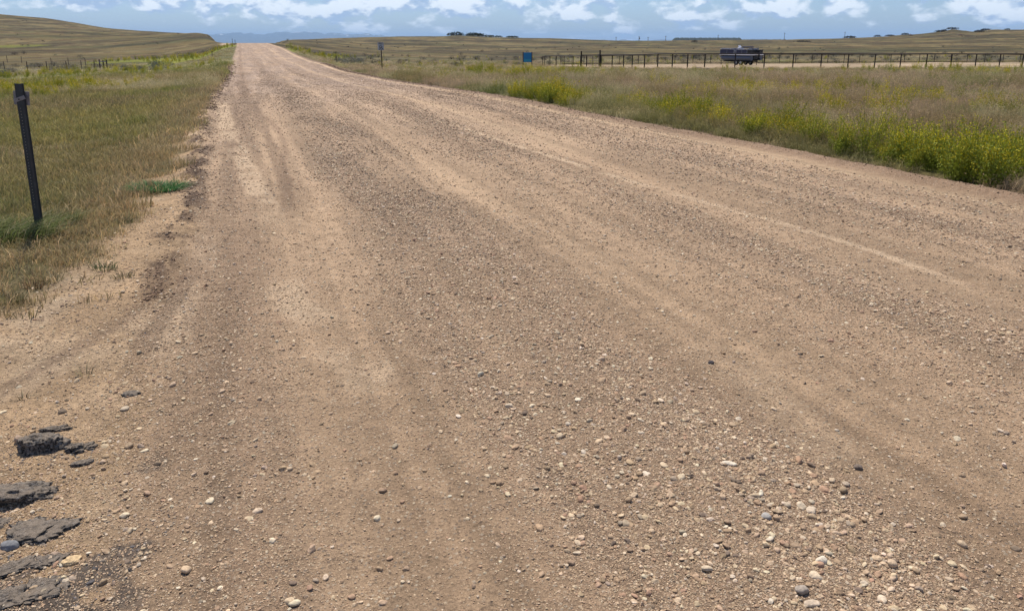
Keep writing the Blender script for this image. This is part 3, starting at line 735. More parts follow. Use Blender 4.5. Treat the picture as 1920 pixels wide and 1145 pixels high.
lump('asphalt_lump', 'crumbled grey asphalt scab below the smooth cobble', 'asphalt', 30, 1062, 96, .12, .55, M_ASPH, None, 71, G1, .4, .5, .5, .6)
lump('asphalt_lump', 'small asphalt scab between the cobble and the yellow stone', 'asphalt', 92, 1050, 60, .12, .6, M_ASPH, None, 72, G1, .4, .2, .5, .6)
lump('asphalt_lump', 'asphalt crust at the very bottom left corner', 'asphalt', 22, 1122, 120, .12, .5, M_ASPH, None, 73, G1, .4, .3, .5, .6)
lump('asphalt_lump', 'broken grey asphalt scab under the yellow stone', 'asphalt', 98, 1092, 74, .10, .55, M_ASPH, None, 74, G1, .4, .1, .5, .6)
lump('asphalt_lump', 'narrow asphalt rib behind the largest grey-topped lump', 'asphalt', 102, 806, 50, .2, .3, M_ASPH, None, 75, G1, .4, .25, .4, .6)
lump('cobble', 'smooth blue-grey cobble resting on broken asphalt', 'stone', 18, 1026, 30, .55, .7, M_STONE, col(.17, .17, .17), 7, G2, .2)
lump('stone', 'rough yellow stone at the edge of the pebble spill', 'stone', 136, 1052, 34, .45, .7, M_STONE, col(.50, .36, .2), 17, G2, .4, .2, .12)
lump('stone', 'tan stone leaning against the large grey-topped asphalt lump', 'stone', 36, 828, 18, .9, .8, M_STONE, col(.36, .26, .18), 27, G2, .3)
lump('stone', 'cream blocky stone with a flat lit top near the lower right', 'stone', 1540, 1052, 23, .75, .8, M_STONE, col(.58, .50, .38), 37, G2, .5, .3)
lump('stone', 'largest grey-brown stone low in the right windrow', 'stone', 1504, 1108, 32, .55, .75, M_STONE, col(.30, .25, .20), 47, G2, .4, .4)
lump('stone', 'flat tan stone just below the largest grey-brown one', 'stone', 1523, 1132, 34, .25, .55, M_STONE, col(.42, .33, .24), 57, G2, .3, .2)
lump('stone', 'long pale flat stone in the middle windrow', 'stone', 1368, 870, 34, .25, .38, M_STONE, col(.58, .50, .38), 67, G2, .3, -.25)
lump('stone', 'grey oval stone standing on edge in the windrow', 'stone', 1437, 970, 22, .55, .9, M_STONE, col(.30, .28, .25), 77, G2, .3, .9)
lump('stone', 'pale round pebble, left of a pair by the windrow', 'stone', 1065, 796, 12, .7, .9, M_STONE, col(.48, .40, .30), 87, G2, .2)
lump('stone', 'dark brown stone alone on the smooth right track', 'stone', 1609, 878, 18, .6, .8, M_STONE, col(.17, .13, .10), 97, G2, .3)
lump('stone', 'black pebble beside a smaller one at mid road', 'stone', 1333, 681, 11, .7, .8, M_STONE, col(.07, .06, .06), 107, G2, .3)

# ------------------------------------------------------------------ vegetation prototypes
class MB:
    def __init__(s): s.v, s.f, s.c = [], [], []
    def add(s, vs, fs, c):
        o = len(s.v); s.v += [tuple(q) for q in vs]; s.f += [tuple(i + o for i in f) for f in fs]
        s.c += [tuple(c)] * len(vs)
    def blade(s, b, az_, h, w, lean, c, curl=.5):
        d = np.array([math.cos(az_), math.sin(az_), 0]); side = np.array([-d[1], d[0], 0]) * w / 2
        a2 = random.uniform(0, 6.28); side = np.array([math.cos(a2), math.sin(a2), 0]) * w / 2
        m = b + d * lean * h * .35 + np.array([0, 0, h * .55]); t = b + d * lean * h * (1 + curl) * .75 + np.array([0, 0, h * (1 - .25 * lean)])
        s.add([b - side, b + side, m + side * .8, m - side * .8, t], [(0, 1, 2, 3), (3, 2, 4)], c)
    def leaf(s, p, L_, w, n, c):
        n = n / (np.linalg.norm(n) + 1e-9); a = np.cross(n, np.random.default_rng(int(abs(p[0] * 1e5 + p[1] * 7e4 + p[2] * 3e4)) % 99991).normal(size=3)); a /= np.linalg.norm(a) + 1e-9
        b = np.cross(n, a)
        s.add([p - a * L_ / 2, p + b * w / 2, p + a * L_ / 2, p - b * w / 2], [(0, 1, 2, 3)], c)
    def build(s, name, mat, link=False, parent=None): return mesh_np(name, s.v, s.f, np.array(s.c), mat, False, link, parent)
def proto_short(i):
    m = MB()
    for _ in range(34):
        r = .13 * math.sqrt(random.random()); a = random.uniform(0, 6.28)
        k = random.uniform(.65, 1.35); c = (k * random.uniform(.95, 1.1), k, k * .95)
        if random.random() < .3: c = (k * 1.7, k * 1.45, k * 1.5)
        m.blade(np.array([r * math.cos(a), r * math.sin(a), -.01]), random.uniform(0, 6.28), random.uniform(.04, .12), .006, random.uniform(.1, .9), c)
    return m.build('short_grass_tuft', M_LEAF)
def proto_tall(i):
    m = MB()
    for _ in range(70 if i < 4 else 34):
        r = .24 * math.sqrt(random.random()); a = random.uniform(0, 6.28); h = random.uniform(.18, .52) * (1.35 if i >= 4 else 1)
        k = random.uniform(.6, 1.3); b = np.array([r * math.cos(a), r * math.sin(a), -.01]); az_ = random.gauss(.4, 1.0); ln = random.uniform(.1, .6)
        m.blade(b, az_, h, .007, ln, (k, k, k))
        if random.random() < .5:      # airy seed heads
            t = b + np.array([math.cos(az_), math.sin(az_), 0]) * ln * h * 1.1 + np.array([0, 0, h * .95])
            for _ in range(4):
                q = t + np.random.default_rng(len(m.v)).normal(size=3) * np.array([.02, .02, .035]); kk = random.uniform(1.1, 1.9)
                m.leaf(q, .028 if i < 4 else .045, .006 if i < 4 else .010, np.array([random.gauss(0, 1), random.gauss(0, 1), .3]), (kk * 1.12, kk, kk * 1.05))
    return m.build('tall_grass_tuft', M_LEAF)
def weed_parts(h, spread, nst, seed, link=False, parent=None, mat=None, gcol=(1, 1, 1), fl=(1.9, 1.35, .5), dens=1.0, lsz=1.0):
    st_ = random.getstate(); random.seed(seed)
    ms, ml, mf = MB(), MB(), MB()
    for _ in range(nst):
        a = random.uniform(0, 6.28); r0 = spread * .18 * random.random(); ln = random.uniform(.1, .75) * spread / h
        hh = h * random.uniform(.62, 1.05) * (1 - .25 * ln); b = np.array([r0 * math.cos(a), r0 * math.sin(a), -.02])
        d = np.array([math.cos(a), math.sin(a), 0]); pts = [b + d * ln * hh * (q ** 1.4) + np.array([0, 0, hh * q]) for q in (0, .33, .66, 1)]
        for p0, p1 in zip(pts[:-1], pts[1:]):
            w = np.array([.0035, 0, 0]); ms.add([p0 - w, p0 + w, p1 + w * .7, p1 - w * .7], [(0, 1, 2, 3)], tuple(np.array(gcol) * .8))
        nl = int(30 * dens)
        for q in range(nl):
            f = random.uniform(.12, 1) ** .8; p = pts[0] + d * ln * hh * (f ** 1.4) + np.array([0, 0, hh * f])
            off = np.array([random.gauss(0, 1), random.gauss(0, 1), random.gauss(0, .5)]) * .045 * (1.15 - .4 * f) * (h / .7)
            k = random.uniform(.6, 1.4); 
            if f > .66 and random.random() < .7:
                mf.leaf(p + off * .8, .020 * lsz, .013 * lsz, off + np.array([0, 0, .03]), tuple(np.array(fl) * k * np.array(gcol)))
            else: ml.leaf(p + off, .034 * lsz, .013 * lsz, np.array([random.gauss(0, 1), random.gauss(0, 1), random.gauss(.4, 1)]), tuple(np.array(gcol) * k))
    random.setstate(st_)
    return ms, ml, mf
def proto_weed(i):
    ms, ml, mf = weed_parts(random.uniform(.5, .75), random.uniform(.35, .55), 13, 50 + i, lsz=1.3)
    for q in (ml, mf):
        o = len(ms.v); ms.v += q.v; ms.f += [tuple(i_ + o for i_ in f) for f in q.f]; ms.c += q.c
    return ms.build('weed_tuft', M_LEAF)
def sage_mb(rad, h, seed, n=420, gcol=(1, 1, 1), lsz=1.0):
    st_ = random.getstate(); random.seed(seed); m = MB(); t = MB()
    for _ in range(26):
        a = random.uniform(0, 6.28); f = random.random(); e = np.array([math.cos(a) * rad * f * .8, math.sin(a) * rad * f * .8, h * random.uniform(.4, .9)])
        w = np.array([.012, 0, 0]); t.add([-w, w, e + w * .4, e - w * .4], [(0, 1, 2, 3)], (.9, .8, .7))
    for _ in range(n):
        a = random.uniform(0, 6.28); u = random.uniform(-.8, 1); rr = random.uniform(.55, 1.05) * (1 + .22 * math.sin(a * 3 + seed) + .12 * math.sin(a * 7 + seed * 2))
        q = math.sqrt(max(0, 1 - u * u)) if u > 0 else 1.0; p = np.array([math.cos(a) * q * rr * rad, math.sin(a) * q * rr * rad, h * .45 + u * rr * h * .55])
        if p[2] < 0: continue
        k = random.uniform(.55, 1.5)
        m.leaf(p, random.uniform(.06, .13) * rad * lsz, random.uniform(.03, .06) * rad * lsz, np.array([random.gauss(0, 1), random.gauss(0, 1), random.gauss(.3, .8)]), tuple(np.array(gcol) * k))
    random.setstate(st_); return m, t
def proto_sage(i):
    m, t = sage_mb(.5, .6, 30 + i, 260, lsz=1.7)
    o = len(m.v); m.v += t.v; m.f += [tuple(i_ + o for i_ in f) for f in t.f]; m.c += t.c
    return m.build('sagebrush_tuft', M_LEAF)
def make_coll(name, fn, n):
    c = bpy.data.collections.new(name)
    for i in range(n): c.objects.link(fn(i))
    return c
K_SHORT, K_TALL, K_WEED, K_SAGE = make_coll('k_short', proto_short, 6), make_coll('k_tall', proto_tall, 6), make_coll('k_weed', proto_weed, 5), make_coll('k_sage', proto_sage, 5)
def scatter(name, label, cat, coll, nprot, X, Y, scl, tint, zoff=0.0):
    n = len(X); Z = height(X, Y) + zoff
    me = bpy.data.meshes.new(name); me.vertices.add(n); me.vertices.foreach_set('co', np.stack([X, Y, Z], 1).astype(np.float32).ravel())
    def attr(nm, ty, arr, key='value'):
        a = me.attributes.new(nm, ty, 'POINT'); a.data.foreach_set(key, arr.ravel())
    attr('rot', 'FLOAT_VECTOR', np.stack([rng.normal(0, .08, n), rng.normal(0, .08, n), rng.uniform(0, 6.28, n)], 1).astype(np.float32), 'vector')
    attr('scl', 'FLOAT_VECTOR', np.asarray(scl, np.float32), 'vector')
    attr('pid', 'INT', rng.integers(0, nprot, n).astype(np.int32))
    attr('tint', 'FLOAT_VECTOR', np.asarray(tint, np.float32), 'vector')
    o = bpy.data.objects.new(name, me); C.objects.link(o)
    nt = bpy.data.node_groups.new(name + '_nodes', 'GeometryNodeTree')
    nt.interface.new_socket('Geometry', in_out='INPUT', socket_type='NodeSocketGeometry')
    nt.interface.new_socket('Geometry', in_out='OUTPUT', socket_type='NodeSocketGeometry')
    N_ = nt.nodes; L = nt.links
    gi, go = N_.new('NodeGroupInput'), N_.new('NodeGroupOutput'); ip = N_.new('GeometryNodeInstanceOnPoints')
    ci = N_.new('GeometryNodeCollectionInfo'); ci.inputs['Collection'].default_value = coll
    ci.inputs['Separate Children'].default_value = True; ci.inputs['Reset Children'].default_value = True
    def na(nm, ty):
        q = N_.new('GeometryNodeInputNamedAttribute'); q.data_type = ty; q.inputs['Name'].default_value = nm; return [s_ for s_ in q.outputs if s_.enabled and s_.name == 'Attribute'][0]
    L.new(gi.outputs[0], ip.inputs['Points']); L.new(ci.outputs[0], ip.inputs['Instance']); ip.inputs['Pick Instance'].default_value = True
    L.new(na('pid', 'INT'), ip.inputs['Instance Index']); L.new(na('rot', 'FLOAT_VECTOR'), ip.inputs['Rotation']); L.new(na('scl', 'FLOAT_VECTOR'), ip.inputs['Scale'])
    L.new(ip.outputs[0], go.inputs[0])
    md = o.modifiers.new('scatter', 'NODES'); md.node_group = nt
    print('SCATTER', name, n)
    return tag(o, label, cat, kind='stuff')

def sample(D0, D1, dens, ph0=-37, ph1=37):
    area = math.radians(ph1 - ph0) / 2 * (D1 ** 2 - D0 ** 2); n = int(area * dens)
    r = np.sqrt(rng.uniform(D0 ** 2, D1 ** 2, n)); ph = np.radians(rng.uniform(ph0, ph1, n))
    return r * np.sin(ph), r * np.cos(ph)
def env(X, Y):
    s, t = st(X, Y); tl, tr = road_at(s)
    road = ss(-.15, .15, np.minimum(t - tl, tr + .3 - t)) * (s < 400)
    return s, t, tl, tr, road, lotmask(X, Y), bare_left(s, t) * ss(90, 40, s), green(X, Y)
# mown verge on the left
xs, ys, sc, ti = [], [], [], []
for D0, D1, de, k in ((3, 8, 150, 1), (8, 14, 75, 1.25), (14, 24, 30, 1.7), (24, 42, 11, 2.5), (42, 75, 4, 3.5)):
    X, Y = sample(D0, D1, de, -42, -12)
    s, t, tl, tr, road, lot, bare, gr = env(X, Y)
    u = rng.uniform(size=len(X))
    m = (t < tl - .1) & (u > bare * 1.02 - .02 * ss(.8, .3, fbm(X * 3, Y * 3, 66, 3))) & (gr < .5)
    m |= (t < tl - .25) & (gr < .5) & (u < .05 * ss(.35, .6, fbm(X * 2.2, Y * 2.2, 68, 3))) & (D1 < 25) & (s > 4.4)
    X, Y, s, t, tl, bare = X[m], Y[m], s[m], t[m], tl[m], bare[m]; n = len(X)
    k1 = fbm(X / 1.7, Y / 1.7, 63, 4); k2 = fbm(X / 6, Y / 5, 64, 3)
    c = mixc(col(.27, .245, .085), col(.165, .20, .045), ss(.34, .60, k2 * .6 + k1 * .4))
    c = mixc(c, col(.25, .205, .095), .6 * ss(.48, .68, fbm(X / 4 + 7, Y / 3, 65, 3)))
    c = mixc(c, col(.34, .27, .15), .8 * ss(.6, .95, rng.uniform(size=n) * .6 + k1 * .5))
    c = mixc(c, col(.36, .28, .15), .7 * ss(1.4, .2, np.interp(s, bes, bet) - t) * ss(60, 30, s))
    xs.append(X); ys.append(Y); ti.append(c * rng.uniform(.8, 1.25, (n, 1))); z = rng.uniform(.7, 1.3, n) * k * .9
    hgt = z * (.55 + .9 * fbm(X, Y, 67, 3)); sc.append(np.stack([z, z, hgt], 1))
scatter('grass', 'short dry mown grass on the left verge', 'grass', K_SHORT, 6, np.concatenate(xs), np.concatenate(ys), np.concatenate(sc), np.concatenate(ti))
# tall dry grass in the fields
xs, ys, sc, ti = [], [], [], []
for D0, D1, de, k in ((7, 14, 60, .75), (14, 22, 32, .85), (22, 36, 14, 1.05), (36, 60, 6, 1.35), (60, 95, 1.7, 1.7), (95, 150, .55, 2.1)):
    X, Y = sample(D0, D1, de)
    s, t, tl, tr, road, lot, bare, gr = env(X, Y)
    c_, D_ = bearing(X, Y)
    m = (road < .5) & (lot < .35) & (bare < .4) & (rng.uniform(size=len(X)) > gr * .93 * (.2 + .8 * ss(.40, .56, fbm(X / 1.3, Y / 1.3, 177, 3)))) & (((t > tr - .02 + .3 * (fbm(s * 1.5, t * 0, 88, 3) - .4)) & (rng.uniform(size=len(X)) < ss(.1, .8, t - tr) * .7 + .3)) | ((t < tl) & (D_ > 34)))
    X, Y, D_, t, tr, s, tl = X[m], Y[m], D_[m], t[m], tr[m], s[m], tl[m]; n = len(X)
    k1 = fbm(X / 3.2, Y / 2.6, 73, 4); k2 = fbm(X / 11, Y / 7, 74, 3)
    c = mixc(col(.30, .255, .105), col(.18, .20, .055), ss(.35, .62, k2 * .55 + k1 * .45))
    c = mixc(c, col(.26, .205, .09), ss(.48, .66, fbm(X / 5 + 3, Y / 4, 75, 3)))
    c = mixc(c, col(.46, .40, .22), .8 * ss(.50, .68, fbm(X / 2, Y / 2, 76, 3)))
    c = mixc(c, col(.15, .165, .05), .6 * ss(1.5, .5, t - tr) * ss(.4, .6, k1) * (t > tr))
    c = mixc(c, col(.36, .265, .165) , .75 * (t > tr) * ss(.50, .62, fbm(X / 4.5, Y / 2.2, 176, 4)))
    h = k * rng.uniform(.4, 1.35, n) * (.55 + .35 * k1) * np.where(t > tr, ss(.1, 1.4, t - tr) * .65 + .35, .6)
    h = h * (1 - .62 * ss(42, 68, D_))
    xs.append(X); ys.append(Y); ti.append(c * rng.uniform(.8, 1.2, (n, 1))); w = k * rng.uniform(.8, 1.2, n); sc.append(np.stack([w, w, h * 1.1], 1))
scatter('tall_grass', 'tall tan seeding grass filling the fields', 'grass', K_TALL, 6, np.concatenate(xs), np.concatenate(ys), np.concatenate(sc), np.concatenate(ti))
# green and yellow weeds
xs, ys, sc, ti = [], [], [], []
for D0, D1, de, k in ((7, 15, 30, .72), (15, 26, 15, .85), (26, 50, 6.5, 1.0), (50, 100, 2.4, 1.1), (100, 190, .8, 1.3)):
    X, Y = sample(D0, D1, de)
    s, t, tl, tr, road, lot, bare, gr = env(X, Y)
    extra = .05 * ss(.5, .65, fbm(X / 4, Y / 4, 77, 3)) * (t > tr + 1)
    m = (road < .5) & (lot < .4) & (bare < .3) & (rng.uniform(size=len(X)) < gr * .9 * (.12 + .88 * ss(.40, .56, fbm(X / 1.3, Y / 1.3, 177, 3))) + extra) & ((t > tr + .28) | (t < tl - .8))
    X, Y, t = X[m], Y[m], t[m]; n = len(X)
    k1 = fbm(X / 2.5, Y / 2.5, 78, 3)
    c = mixc(col(.17, .20, .022), col(.33, .32, .028), ss(.35, .65, k1)) * rng.uniform(.75, 1.3, (n, 1))
    xs.append(X); ys.append(Y); ti.append(c); w = k * rng.uniform(.5, 1.2, n) * (.75 + .5 * fbm(X / .8, Y / .8, 178, 2)); sc.append(np.stack([w, w, w * rng.uniform(.75, 1.3, n)], 1))
scatter('weeds', 'green and yellow flowering weeds growing in bands through the grass', 'weeds', K_WEED, 5, np.concatenate(xs), np.concatenate(ys), np.concatenate(sc), np.concatenate(ti))
# sagebrush flats, mid distance
xs, ys, sc, ti = [], [], [], []
for D0, D1, de in ((95, 200, .035), (200, 420, .006), (420, 700, .0012)):
    X, Y = sample(D0, D1, de)
    s, t, tl, tr, road, lot, bare, gr = env(X, Y); c_, D_ = bearing(X, Y)
    pr_ = np.where(c_ > 560, ss(70, 40, np.abs(D_ - 150)) + .25, .25 + .9 * ss(240, 150, c_) * ss(16, 8, np.abs(D_ - 113)))
    cl = ss(.42, .6, fbm(X / 12, Y / 12, 79, 3))
    m = (road < .1) & (t - tr > -999) & ((t > tr + 5) | (t < tl - 6)) & (lot < .15) & (rng.uniform(size=len(X)) < pr_ * (.2 + cl))
    X, Y = X[m], Y[m]; n = len(X)
    c = mixc(col(.13, .135, .095), col(.15, .125, .095), rng.uniform(size=n)) * rng.uniform(.65, 1.2, (n, 1))
    xs.append(X); ys.append(Y); ti.append(c); w = rng.uniform(.7, 1.7, n); sc.append(np.stack([w, w, w * rng.uniform(.6, 1., n)], 1))
scatter('sagebrush', 'low grey-green sagebrush dotted over the plain', 'sagebrush', K_SAGE, 5, np.concatenate(xs), np.concatenate(ys), np.concatenate(sc), np.concatenate(ti))

# ------------------------------------------------------------------ single plants
def sweet_weed(px, py, h, spread, label, seed, warm=1.0):
    spread *= 1.5; h *= 1.15; g = ground(px, py); root = empty('flowering_weed', tuple(g)); tag(root, label, 'weed', 'yellow flowering weeds along the right edge of the road')
    ms, ml, mf = weed_parts(h, spread, 46, seed, dens=1.8, gcol=(.19, .22, .022), fl=(2.7 * warm, 2.0 * warm, 1.0), lsz=.95)
    ms.build('stem', M_LEAFN, True, root); o_ = len(ml.v); ml.v += mf.v; ml.f += [tuple(i + o_ for i in f) for f in mf.f]; ml.c += mf.c
    ml.build('foliage', M_LEAFN, True, root)
for a in [(1410, 259, .5, .4, 'small yellow-green weed, first of the edge clumps after the gap', 301, 1.0),
          (1525, 276, .6, .5, 'dense green weed clump beside the grey-leaved tuft', 302, .75),
          (1625, 290, .66, .55, 'yellow-topped weed clump behind the brown grass bend', 303, 1.1),
          (1708, 306, .62, .45, 'round bright yellow weed clump between two taller ones', 304, 1.2),
          (1800, 326, .7, .55, 'tallest dark-hearted weed with yellow crown near the right corner', 305, 1.1),
          (1892, 325, .6, .5, 'leafy weed cut by the right frame edge', 306, .9),
          (1310, 232, .55, .5, 'wide green weed clump at the bend of the field edge', 307, .8),
          (1243, 216, .45, .4, 'low green weed left of the wide clump', 308, .7),
          (1165, 202, .42, .32, 'lone small upright weed in pale grass', 309, .8),
          (1100, 193, .5, .45, 'right-hand weed of the row beyond the lone one', 310, .8),
          (1030, 192, .5, .5, 'farthest edge weed of the near row, broad and green', 311, .9)]:
    sweet_weed(*a)
def single_tuft(name, label, cat, px, py, n, rad, h0, h1, c, lean, seed, wid=.006, azm=None, group=None):
    g = ground(px, py); random.seed(seed); m = MB()
    for _ in range(n):
        r = rad * math.sqrt(random.random()); a = random.uniform(0, 6.28); k = random.uniform(.55, 1.35)
        cc_ = np.array(c) * k
        if random.random() < .12: cc_ = np.array([.42, .36, .22]) * k
        m.blade(np.array([r * math.cos(a), r * math.sin(a) * .7, -.02]), azm + random.gauss(0, .6) if azm is not None else a + random.gauss(0, .5), random.uniform(h0, h1), wid, random.uniform(.3, lean), tuple(cc_), .8)
    o = m.build(name, M_LEAFN, True); o.location = g
    return tag(o, label, cat, group)
single_tuft('grass_tuft', 'long green grass tuft bending round the dark post', 'grass', 32, 450, 700, .30, .10, .28, (.16, .19, .06), 1.3, 5, azm=.3)
single_tuft('grass_tuft', 'long green grass tuft at the left frame edge', 'grass', -30, 448, 700, .32, .10, .28, (.16, .18, .06), 1.3, 6, azm=.3)
single_tuft('grass_tuft', 'shorter green grass tuft right behind the dark post', 'grass', 98, 422, 500, .25, .08, .22, (.15, .16, .055), 1.2, 7, azm=.3)
single_tuft('weed_mat', 'low blue-green leafy weed mat beside the road edge', 'weed', 297, 356, 1500, .30, .03, .13, (.085, .20, .065), 1.5, 8, .012)
G3 = 'small dry tufts on the sandy shoulder'
for q, (px, py, n, rad, c, lb) in enumerate([(232, 418, 90, .07, (.12, .12, .05), 'sparse green-brown tuft up the sandy shoulder near the weed mat'), (197, 505, 120, .08, (.13, .14, .06), 'olive grass tuft in the middle of the sandy shoulder'),
        (148, 445, 110, .09, (.2, .15, .07), 'dry tuft just right of the dark post foot'), (95, 528, 90, .07, (.16, .14, .06), 'olive tuft low on the sandy shoulder'),
        (60, 540, 70, .06, (.16, .10, .05), 'reddish dry tuft near the left frame edge'), (45, 748, 14, .02, (.14, .11, .06), 'two bare stalks standing alone in the dirt'),
        (12, 565, 160, .1, (.15, .14, .06), 'greyish tuft at the left frame edge below the grass'), (230, 520, 60, .06, (.17, .14, .07), 'thin tuft closest to the sandy wheel rut'),
        (160, 703, 20, .03, (.40, .32, .18), 'pale straw wisp on the sandy rut')]):
    single_tuft('dry_tuft', lb, 'grass', px, py, n, rad, .03, .11 if q != 5 else .08, c, 1.0, 20 + q, .005, group=G3)
def sage_thing(px, py, rad, h, label, seed, c=(.105, .125, .095), name='sagebrush_bush', group='single sagebrush bushes'):
    g = ground(px, py); root = empty(name, tuple(g)); tag(root, label, 'bush', group)
    m, t = sage_mb(rad, h, seed, 700, c, 1.1)
    t.c = [(.12, .10, .08)] * len(t.c)
    m.build('foliage', M_LEAFN, True, root); t.build('branch', M_LEAFN, True, root)
sage_thing(234, 134, .62, .75, 'round grey sagebrush, leftmost of the row before the green bank', 401)
sage_thing(256, 134, .45, .6, 'small grey sagebrush, second from the left in the row', 402)
sage_thing(268, 133, .45, .55, 'small grey sagebrush touching the biggest one', 403)
sage_thing(296, 134, 1.05, 1.15, 'biggest blue-grey sagebrush in the row', 404, (.09, .115, .095))
sage_thing(318, 125, .8, .7, 'pale sagebrush behind the biggest one', 405, (.14, .15, .13))
sage_thing(8, 146, .8, .8, 'blue-grey sagebrush at the left frame edge', 406, (.10, .125, .10))
sage_thing(28, 103.5, .9, .8, 'brown bush on the slope left of the far fence post', 407, (.10, .075, .055))
sage_thing(45, 102, .6, .95, 'dark upright bush beside the far fence post', 408, (.05, .045, .035))
sage_thing(640, 122, 1.1, .9, 'wide grey brush nearest the small right-hand roadside post', 409, (.12, .13, .11))
sage_thing(660, 120, 1.3, 1.1, 'largest grey brush right of the small roadside post', 410, (.13, .14, .12))
sage_thing(676, 119, 1.0, .9, 'grey brush closest to the speed sign', 411, (.12, .125, .11))
# dark evergreens and rocky scrub on the skylines
def far_tree(px, Y, w, h, label, seed, c=(.030, .038, .022), group='dark trees and scrub on the ridges', name='juniper_tree', cat='tree'):
    g = at(px, Y); root = empty(name, tuple(g)); tag(root, label, cat, group)
    m, t = sage_mb(w / 2, h, seed, 520, c, 1.6)
    m.build('crown', M_LEAFN, True, root)
    tr_ = MB()
    for k in range(5):
        a = k * 1.256; b_ = (k + 1) * 1.256; r0, r1 = w * .05, w * .03
        tr_.add([(r0 * math.cos(a), r0 * math.sin(a), -.3), (r0 * math.cos(b_), r0 * math.sin(b_), -.3), (r1 * math.cos(b_), r1 * math.sin(b_), h * .5), (r1 * math.cos(a), r1 * math.sin(a), h * .5)], [(0, 1, 2, 3)], (.06, .045, .035))
    tr_.build('trunk', M_LEAFN, True, root)
for a in [(846, 690, 4, 2.2, 'low dark juniper at the left end of the skyline grove'), (856, 695, 5.5, 3.6, 'tallest juniper of the left clump in the grove'), (864, 700, 2.6, 1.6, 'small juniper trailing the left clump'),
          (881, 695, 4, 2.2, 'juniper starting the middle clump of the grove'), (887, 700, 5, 3.2, 'highest juniper of the middle clump'), (895, 685, 6, 2.6, 'wide juniper low in the middle clump'),
          (903, 700, 3.4, 1.6, 'small juniper right of the middle clump'), (918, 700, 4.4, 1.8, 'flat juniper on the bare stretch of the grove'), (934, 702, 3.4, 1.5, 'juniper just before the grove thins out'),
          (960, 704, 5, 1.5, 'last low juniper at the right end of the grove')]:
    far_tree(a[0], a[1], a[2] * 2.2, a[3] * .9, a[4], 500 + a[0])
for a in [(1594, 700, 6, 2.0, 'low dark scrub at the foot of the right ridge'), (1645, 700, 3.5, 2.2, 'lone dark tree low on the right ridge'), (1669, 700, 4.5, 1.4, 'flat scrub right of the lone ridge tree'),
          (1697, 698, 4, 2.0, 'dark scrub beside brown rocks on the ridge'), (1765, 695, 6, 1.9, 'dark scrub on the shoulder of the ridge knoll'), (1770, 700, 3, 2.4, 'upright dark scrub at the knoll edge'),
          (1785, 702, 5.5, 2.1, 'round dark tree on top of the knoll'), (1836, 640, 5, 2.0, 'dark scrub in the dip behind the knoll'), (1848, 700, 5, 1.8, 'scrub on the skyline right of the dip'), (1889, 700, 2.6, 1.4, 'small dark dot of scrub near the right end of the skyline'),
          (1302, 560, 2.8, 2.2, 'black bush alone on the plain left of the boat'), (1506, 560, 6, 1.2, 'low dark scrub on the plain right of the boat')]:
    far_tree(a[0], a[1], a[2] * 1.7, a[3] * .85, a[4], 700 + a[0], (.035, .032, .024), name='dark_scrub', cat='bush')
for a in [(1708, 640, 5, 1.1, 'brown rock band low on the right ridge'), (1800, 560, 4, 1.0, 'brown rock on the slope below the knoll'), (1838, 655, 5, 1.2, 'dark rock outcrop below the dip')]:
    g = at(a[0], a[1]); v, f = ico(3); v = stone_shape(v, a[0], .4) * np.array([a[2] / 2, a[2] / 3, a[3]])
    o = mesh_np('rock_outcrop', v, f, np.tile(col(.12, .08, .06), (len(v), 1)), M_STONE, False); o.location = g; tag(o, a[4], 'rock', 'rocks on the right ridge')
for px, py, w, lb in ((1310, 129.5, 1.1, 'pale flat rock pile, left of the corral corner post'), (1324, 130, .8, 'small pale rock at the corral corner post')):
    g = ground(px, py); v, f = ico(3); v = stone_shape(v, px, .4) * np.array([w / 2, w / 3, w * .22])
    o = mesh_np('rock', v, f, np.tile(col(.34, .27, .2), (len(v), 1)), M_STONE, False); o.location = g; tag(o, lb, 'rock', 'rocks by the corral corner')

# ------------------------------------------------------------------ built things
def tube(bm, p, q, r, seg=8, r2=None):
    p, q = Vector(p), Vector(q); d = q - p; L_ = d.length
    if L_ < 1e-6: return
    m = Matrix.Translation((p + q) / 2) @ d.to_track_quat('Z', 'Y').to_matrix().to_4x4()
    bmesh.ops.create_cone(bm, cap_ends=True, segments=seg, radius1=r, radius2=r if r2 is None else r2, depth=L_, matrix=m)
def box(bm, c, s, rz=0., rx=0., ry=0.):
    m = Matrix.Translation(c) @ Matrix.Rotation(rz, 4, 'Z') @ Matrix.Rotation(ry, 4, 'Y') @ Matrix.Rotation(rx, 4, 'X') @ Matrix.Diagonal((s[0], s[1], s[2], 1))
    bmesh.ops.create_cube(bm, size=1, matrix=m)
def part(name, fn, mat, parent=None, bev=0.0, loc=None):
    bm = bmesh.new(); fn(bm)
    if bev: bmesh.ops.bevel(bm, geom=bm.edges[:], offset=bev, segments=1, affect='EDGES')
    me = bpy.data.meshes.new(name); bm.to_mesh(me); bm.free(); me.materials.append(mat)
    o = bpy.data.objects.new(name, me); C.objects.link(o)
    if parent: o.parent = parent
    if loc is not None: o.location = loc
    return o
